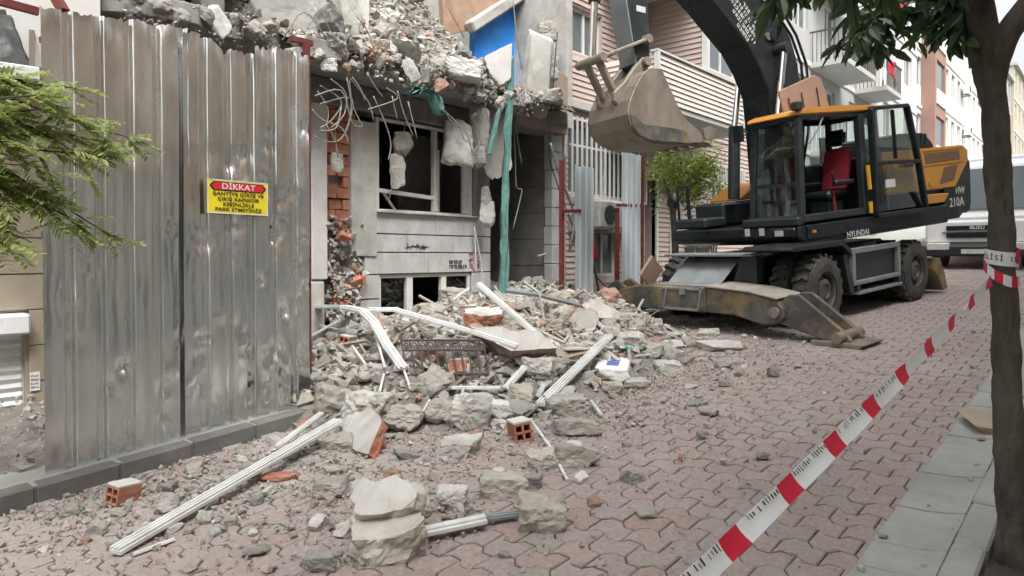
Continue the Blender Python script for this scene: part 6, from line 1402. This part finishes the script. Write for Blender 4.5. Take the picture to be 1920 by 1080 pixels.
lim = [([tp[-1] + Vector((0, 0, -.05)), CAM + ray(1838, 20) * 3.2, CAM + ray(1815, -120) * 3.1, CAM + ray(1760, -330) * 3.0], [.075, .06, .05, .035]), ([tp[-1] + Vector((0, 0, -.08)), CAM + ray(1890, 60) * 3.2, CAM + ray(1935, 0) * 3.2, CAM + ray(2020, -120) * 3.3], [.075, .055, .05, .035]),
       ([CAM + ray(1828, -60) * 3.12, CAM + ray(1740, -110) * 2.95, CAM + ray(1620, -100) * 2.8, CAM + ray(1500, -60) * 2.7], [.035, .026, .018, .010]), ([CAM + ray(1815, -120) * 3.1, CAM + ray(1730, -190) * 2.6, CAM + ray(1600, -180) * 2.4], [.03, .022, .012]),
       ([CAM + ray(1835, 10) * 3.2, CAM + ray(1790, -20) * 3.3, CAM + ray(1720, -10) * 3.5, CAM + ray(1620, 30) * 3.7], [.03, .02, .015, .008])]
for k, (P, q) in enumerate(lim):
    m2 = knobby(P, q, 9, 4, .005, k); n0 = len(tb.v); tb.v += m2.v; tb.f += [tuple(i + n0 for i in f) for f in m2.f]
tb.build('trunk', M['bark'], tree, smooth=True)
r = random.Random(61); leaves = []; tw = MB()
for k in range(104):
    P, q = r.choice(lim[2:] + [lim[2], lim[4]]); u = r.uniform(.15, 1) * (len(P) - 1); i = min(int(u), len(P) - 2); p = P[i].lerp(P[i+1], u - i)
    d = Vector((r.gauss(0, .6), r.gauss(0, .6), r.uniform(-.75, .1))).normalized(); L = r.uniform(.10, .30); e = p + d * L + Vector((0, 0, -.03)); tw.tube([p, p + d * L * .5, e], [.005, .004, .002], 5)
    for j in range(r.randint(7, 12)):
        t = r.uniform(.25, 1.05); pp = p.lerp(e, t); dd = (d + Vector((r.gauss(0, .8), r.gauss(0, .8), r.uniform(-.8, .25)))).normalized(); leaves.append((pp, dd, r.uniform(.09, .145), r.uniform(-1.2, 1.2)))
tw.build('twigs', M['bark'], tree)['kind'] = 'stuff'
lp = leaf_proto(); inview = []
for i, l in enumerate(leaves):
    X, Y, w = proj(l[0])
    if 1400 < X < 1930 and -20 < Y < 300: inview.append(i)
pick = set(inview[:230]); leaf_me = bpy.data.meshes.new('leaf'); leaf_me.from_pydata(lp[0].tolist(), [], lp[1].tolist()); leaf_me.materials.append(M['leaf_dark'])
off = WM[tree.name].translation
for i in pick:
    p, d, s, ro = leaves[i]; q = (d.to_track_quat('X', 'Z').to_matrix() @ Matrix.Rotation(ro, 3, 'X')).to_euler(); share(leaf_me, 'leaf', tree, p - off, q, (s, s, s))
o = leaves_mesh('crown', [l for i, l in enumerate(leaves) if i not in pick], M['leaf_dark'], tree, lp); o['kind'] = 'stuff'
# small street tree by the sided house
c = onY(1285, 322, 6.0); b = onY(1266, 505, 6.0); tb_ = Vector((b.x, b.y, gz(b.x) + .1))
t2 = thing('street_tree', 'small round-crowned street tree between the fence bays and the excavator', 'tree', tb_)
tk = MB().tube([tb_, Vector((b.x, b.y, 1.9)), onY(1262, 400, 6.0), onY(1255, 365, 6.0), onY(1245, 335, 6.0)], [.075, .06, .05, .035, .02], 10).tube([onY(1262, 400, 6.0), onY(1272, 370, 6.0), onY(1295, 330, 6.0)], [.045, .03, .015], 8).tube([onY(1260, 390, 6.0), onY(1280, 360, 5.8), onY(1325, 330, 5.7)], [.035, .02, .01], 8)
tk.build('trunk', M['bark'], t2, smooth=True); it = []; r = random.Random(71)
for cl in range(95):
    a, b_, g_ = r.gauss(0, 1), r.gauss(0, 1), r.gauss(0, 1); q = (a*a + b_*b_ + g_*g_) ** .5; rad = r.uniform(.35, 1.0); cc = c + Vector((a/q*.70*rad, b_/q*.62*rad, g_/q*.58*rad - .05)); 
    for j in range(24): d = Vector((r.gauss(0, 1), r.gauss(0, 1), r.gauss(-.2, .7))); it.append((cc + Vector((r.gauss(0, .085), r.gauss(0, .085), r.gauss(0, .07))), d, r.uniform(.06, .11), r.uniform(-1, 1)))
for (px, py) in ((1345, 275), (1350, 285), (1335, 300), (1228, 310), (1225, 330), (1305, 268), (1350, 350), (1340, 385), (1230, 390), (1290, 400)):
    for j in range(16): p = onY(px + r.gauss(0, 7), py + r.gauss(0, 7), 6.0 + r.gauss(0, .1)); it.append((p, Vector((r.gauss(0, 1), r.gauss(0, 1), r.uniform(-.6, 1))), r.uniform(.07, .11), r.uniform(-1, 1)))
o = leaves_mesh('crown', it, M['leaf_light'], t2, leaf_proto(1, .42)); o['kind'] = 'stuff'
# feathery tree reaching in from the left
base = Vector((.15, 5.05, gz(.15) + .11)); t3 = thing('street_tree', 'feathery light green tree reaching in before the left end of the fence', 'tree', base)
top = Vector((.25, 4.75, 2.1)); tk = MB().tube([base, Vector((.18, 5.0, 1.0)), top, Vector((.3, 4.7, 3.0)), Vector((.2, 4.6, 3.9))], [.08, .065, .055, .04, .02], 10); it = []; r = random.Random(81)
tips = [(140, 165, 4.6), (118, 200, 4.5), (70, 178, 4.4), (30, 168, 4.6), (152, 225, 4.5), (270, 268, 4.7), (225, 272, 4.6), (200, 292, 4.5), (170, 300, 4.4), (206, 442, 4.6), (170, 428, 4.5), (120, 418, 4.5), (60, 455, 4.5), (20, 462, 4.4), (90, 330, 4.4), (50, 280, 4.4), (20, 350, 4.5), (100, 380, 4.6), (60, 400, 4.5), (0, 250, 4.5), (40, 230, 4.5), (90, 250, 4.5), (20, 420, 4.4), (-30, 330, 4.5), (-40, 200, 4.5), (-60, 440, 4.6)]
for (px, py, Y) in tips:
    e = onY(px, py, Y); s = top + Vector((0, 0, r.uniform(-.1, .8))); m1 = s.lerp(e, .55) + Vector((0, 0, .10)); tk.tube([s, m1, e], [.014, .008, .003], 5)
    for k in range(20):
        t = r.uniform(.30, 1.0); p = (s.lerp(m1, t / .55) if t < .55 else m1.lerp(e, (t - .55) / .45)); dr_ = ((e - s).normalized() + Vector((r.gauss(0, .5), r.gauss(0, .5), r.gauss(-.15, .4)))).normalized(); L = r.uniform(.12, .22); sd_ = dr_.cross(Vector((r.gauss(0, .4), r.gauss(0, .4), 1))).normalized()
        for j in range(9):
            q = p + dr_ * (L * (j + 1) / 9) - Vector((0, 0, .03 * (j / 9) ** 2))
            for sg in (1, -1): it.append((q, (sd_ * sg + dr_ * .55 + Vector((0, 0, r.uniform(-.3, .1)))), r.uniform(.04, .066), r.uniform(-.5, .5)))
tk.build('trunk', M['bark'], t3, smooth=True); o = leaves_mesh('crown', it, M['leaf_mid'], t3, leaf_proto(1, .36, .04)); o['kind'] = 'stuff'
# ------------------------------------------------------------------ barrier tape
tape = thing('barrier_tape', 'red and white barrier tape stretched from the tree trunk over the road', 'barrier tape', CAM + ray(1862, 520) * 3.12)
A_ = CAM + ray(1860, 525) * 3.12; Z_ = CAM + ray(1290, 1082) * 1.45; Lt = (Z_ - A_).length; Z_ = A_ + (Z_ - A_) * 1.35; Lt *= 1.35; dir_ = (Z_ - A_).normalized()
side = dir_.cross(_f).normalized(); face = side.cross(dir_).normalized(); view = (CAM - A_).normalized(); W_ = .053; hv = dir_.cross(Vector((0, 0, 1))).normalized(); hv = hv if hv.dot(side) > 0 else -hv; side = (hv * .75 + side * .6).normalized(); side = (side - dir_ * side.dot(dir_)).normalized(); face = side.cross(dir_).normalized()
def tw_ang(s):
    return lerp([(0, .9), (.2, 1.2), (.35, .9), (.5, 1.7), (.62, 1.0), (.8, .85), (1.05, .95), (1.25, .55), (1.7, .3), (4, .1)], s) + .12 * math.sin(s * 19)
s = 0.0; k = 0
while s < Lt:
    ln = .085 if k % 2 == 0 else .20; mb = MB(); v, f = [], []; n = 8
    for i in range(n + 1):
        q = s + ln * i / n; c = A_ + dir_ * q + Vector((0, 0, -.03 * math.sin(math.pi * min(1, q / Lt)))); a = tw_ang(q); wd = side * math.cos(a) + face * math.sin(a)
        for j in (-1, -.33, .33, 1): v.append(c + wd * (W_ / 2 * j) + (wd.cross(dir_)) * (.004 * (1 - j*j)))
    for i in range(n):
        for j in range(3): f.append((i*4+j, (i+1)*4+j, (i+1)*4+j+1, i*4+j+1))
    mb.add(v, f).build('stripe', M['tape_red'] if k % 2 == 0 else M['tape_white'], tape, smooth=True, fix=False); s += ln; k += 1
mk = MB(); tr_ = random.Random(3)
for q in np.arange(1.25, Lt, .013):
    if (q % .285) < .095: continue
    a = tw_ang(q); wd = side * math.cos(a) + face * math.sin(a); nn_ = wd.cross(dir_); nn_ = nn_ if nn_.dot(CAM - A_) > 0 else -nn_
    c = A_ + dir_ * q + Vector((0, 0, -.03 * math.sin(math.pi * min(1, q / Lt)))) - wd * W_ * .30 + nn_ * .0045
    
    if tr_.random() < .75: mk.beam(c - wd * tr_.uniform(.004, .011), c + wd * tr_.uniform(.003, .009), tr_.uniform(.002, .006), .0006, tuple(nn_))
mk.build('tape_print', M['black_print'], tape)['kind'] = 'stuff'
# turns round the trunk
ct = CAM + ray(1878, 482) * 3.22
def wrap(name, zc, tiltk, m, t0, t1, rad, w_=.065):
    v, f = [], []; n = 24
    for i in range(n + 1):
        t = t0 + (t1 - t0) * i / n; p = Vector((ct.x + rad * math.cos(t), ct.y + rad * math.sin(t), zc + tiltk * math.sin(t + .6)))
        for j in (-.5, .5): v.append(p + Vector((0, 0, w_ * j)))
    for i in range(n): f.append((2*i, 2*i+2, 2*i+3, 2*i+1))
    return MB().add(v, f).build(name, m, tape, smooth=True, fix=False)
th0 = math.atan2(-ct.y, -ct.x)
wrap('trunk_band', ct.z, .012, M['tape_white'], th0 - 1.7, th0 + 1.7, .066); wrap('trunk_band', ct.z - .02, .0, M['tape_white'], th0 + 1.7, th0 + 4.6, .067)
for k in range(7): wrap('trunk_band', ct.z - .065, .05, M['tape_red'] if k % 2 else M['tape_white'], th0 - 1.9 + k*.5, th0 - 1.9 + (k + 1)*.5, .0685 + k*.0002, .05)
wrap('trunk_band', ct.z + .02, .02, M['tape_red'], th0 + .9, th0 + 2.2, .068, .06)
rv = (CAM - ct); rv.z = 0; rv.normalize(); uxv = rv.cross(Vector((0, 0, -1))).normalized()
for i, ch in enumerate('İLİSİ ISI'):
    an = th0 + (i - 4) * .30 ; d = Vector((math.cos(an), math.sin(an), 0)); tx = Vector((-math.sin(an), math.cos(an), 0))
    if ch != ' ': text('tape_lettering', ch, .034, M['black_print'], tape, Vector((ct.x, ct.y, ct.z + .012 * math.sin(an + .6))) + d * .0668, tx, (0, 0, 1), .0003)

# lettering becomes plain meshes
dg = bpy.context.evaluated_depsgraph_get()
for o in TEXTS:
    me = bpy.data.meshes.new_from_object(o.evaluated_get(dg)); nm = o.name; par, ml = o.parent, o.matrix_local.copy(); cu = o.data
    bpy.data.objects.remove(o); n_ = bpy.data.objects.new(nm, me); COL.objects.link(n_); n_.parent = par; n_.matrix_local = ml
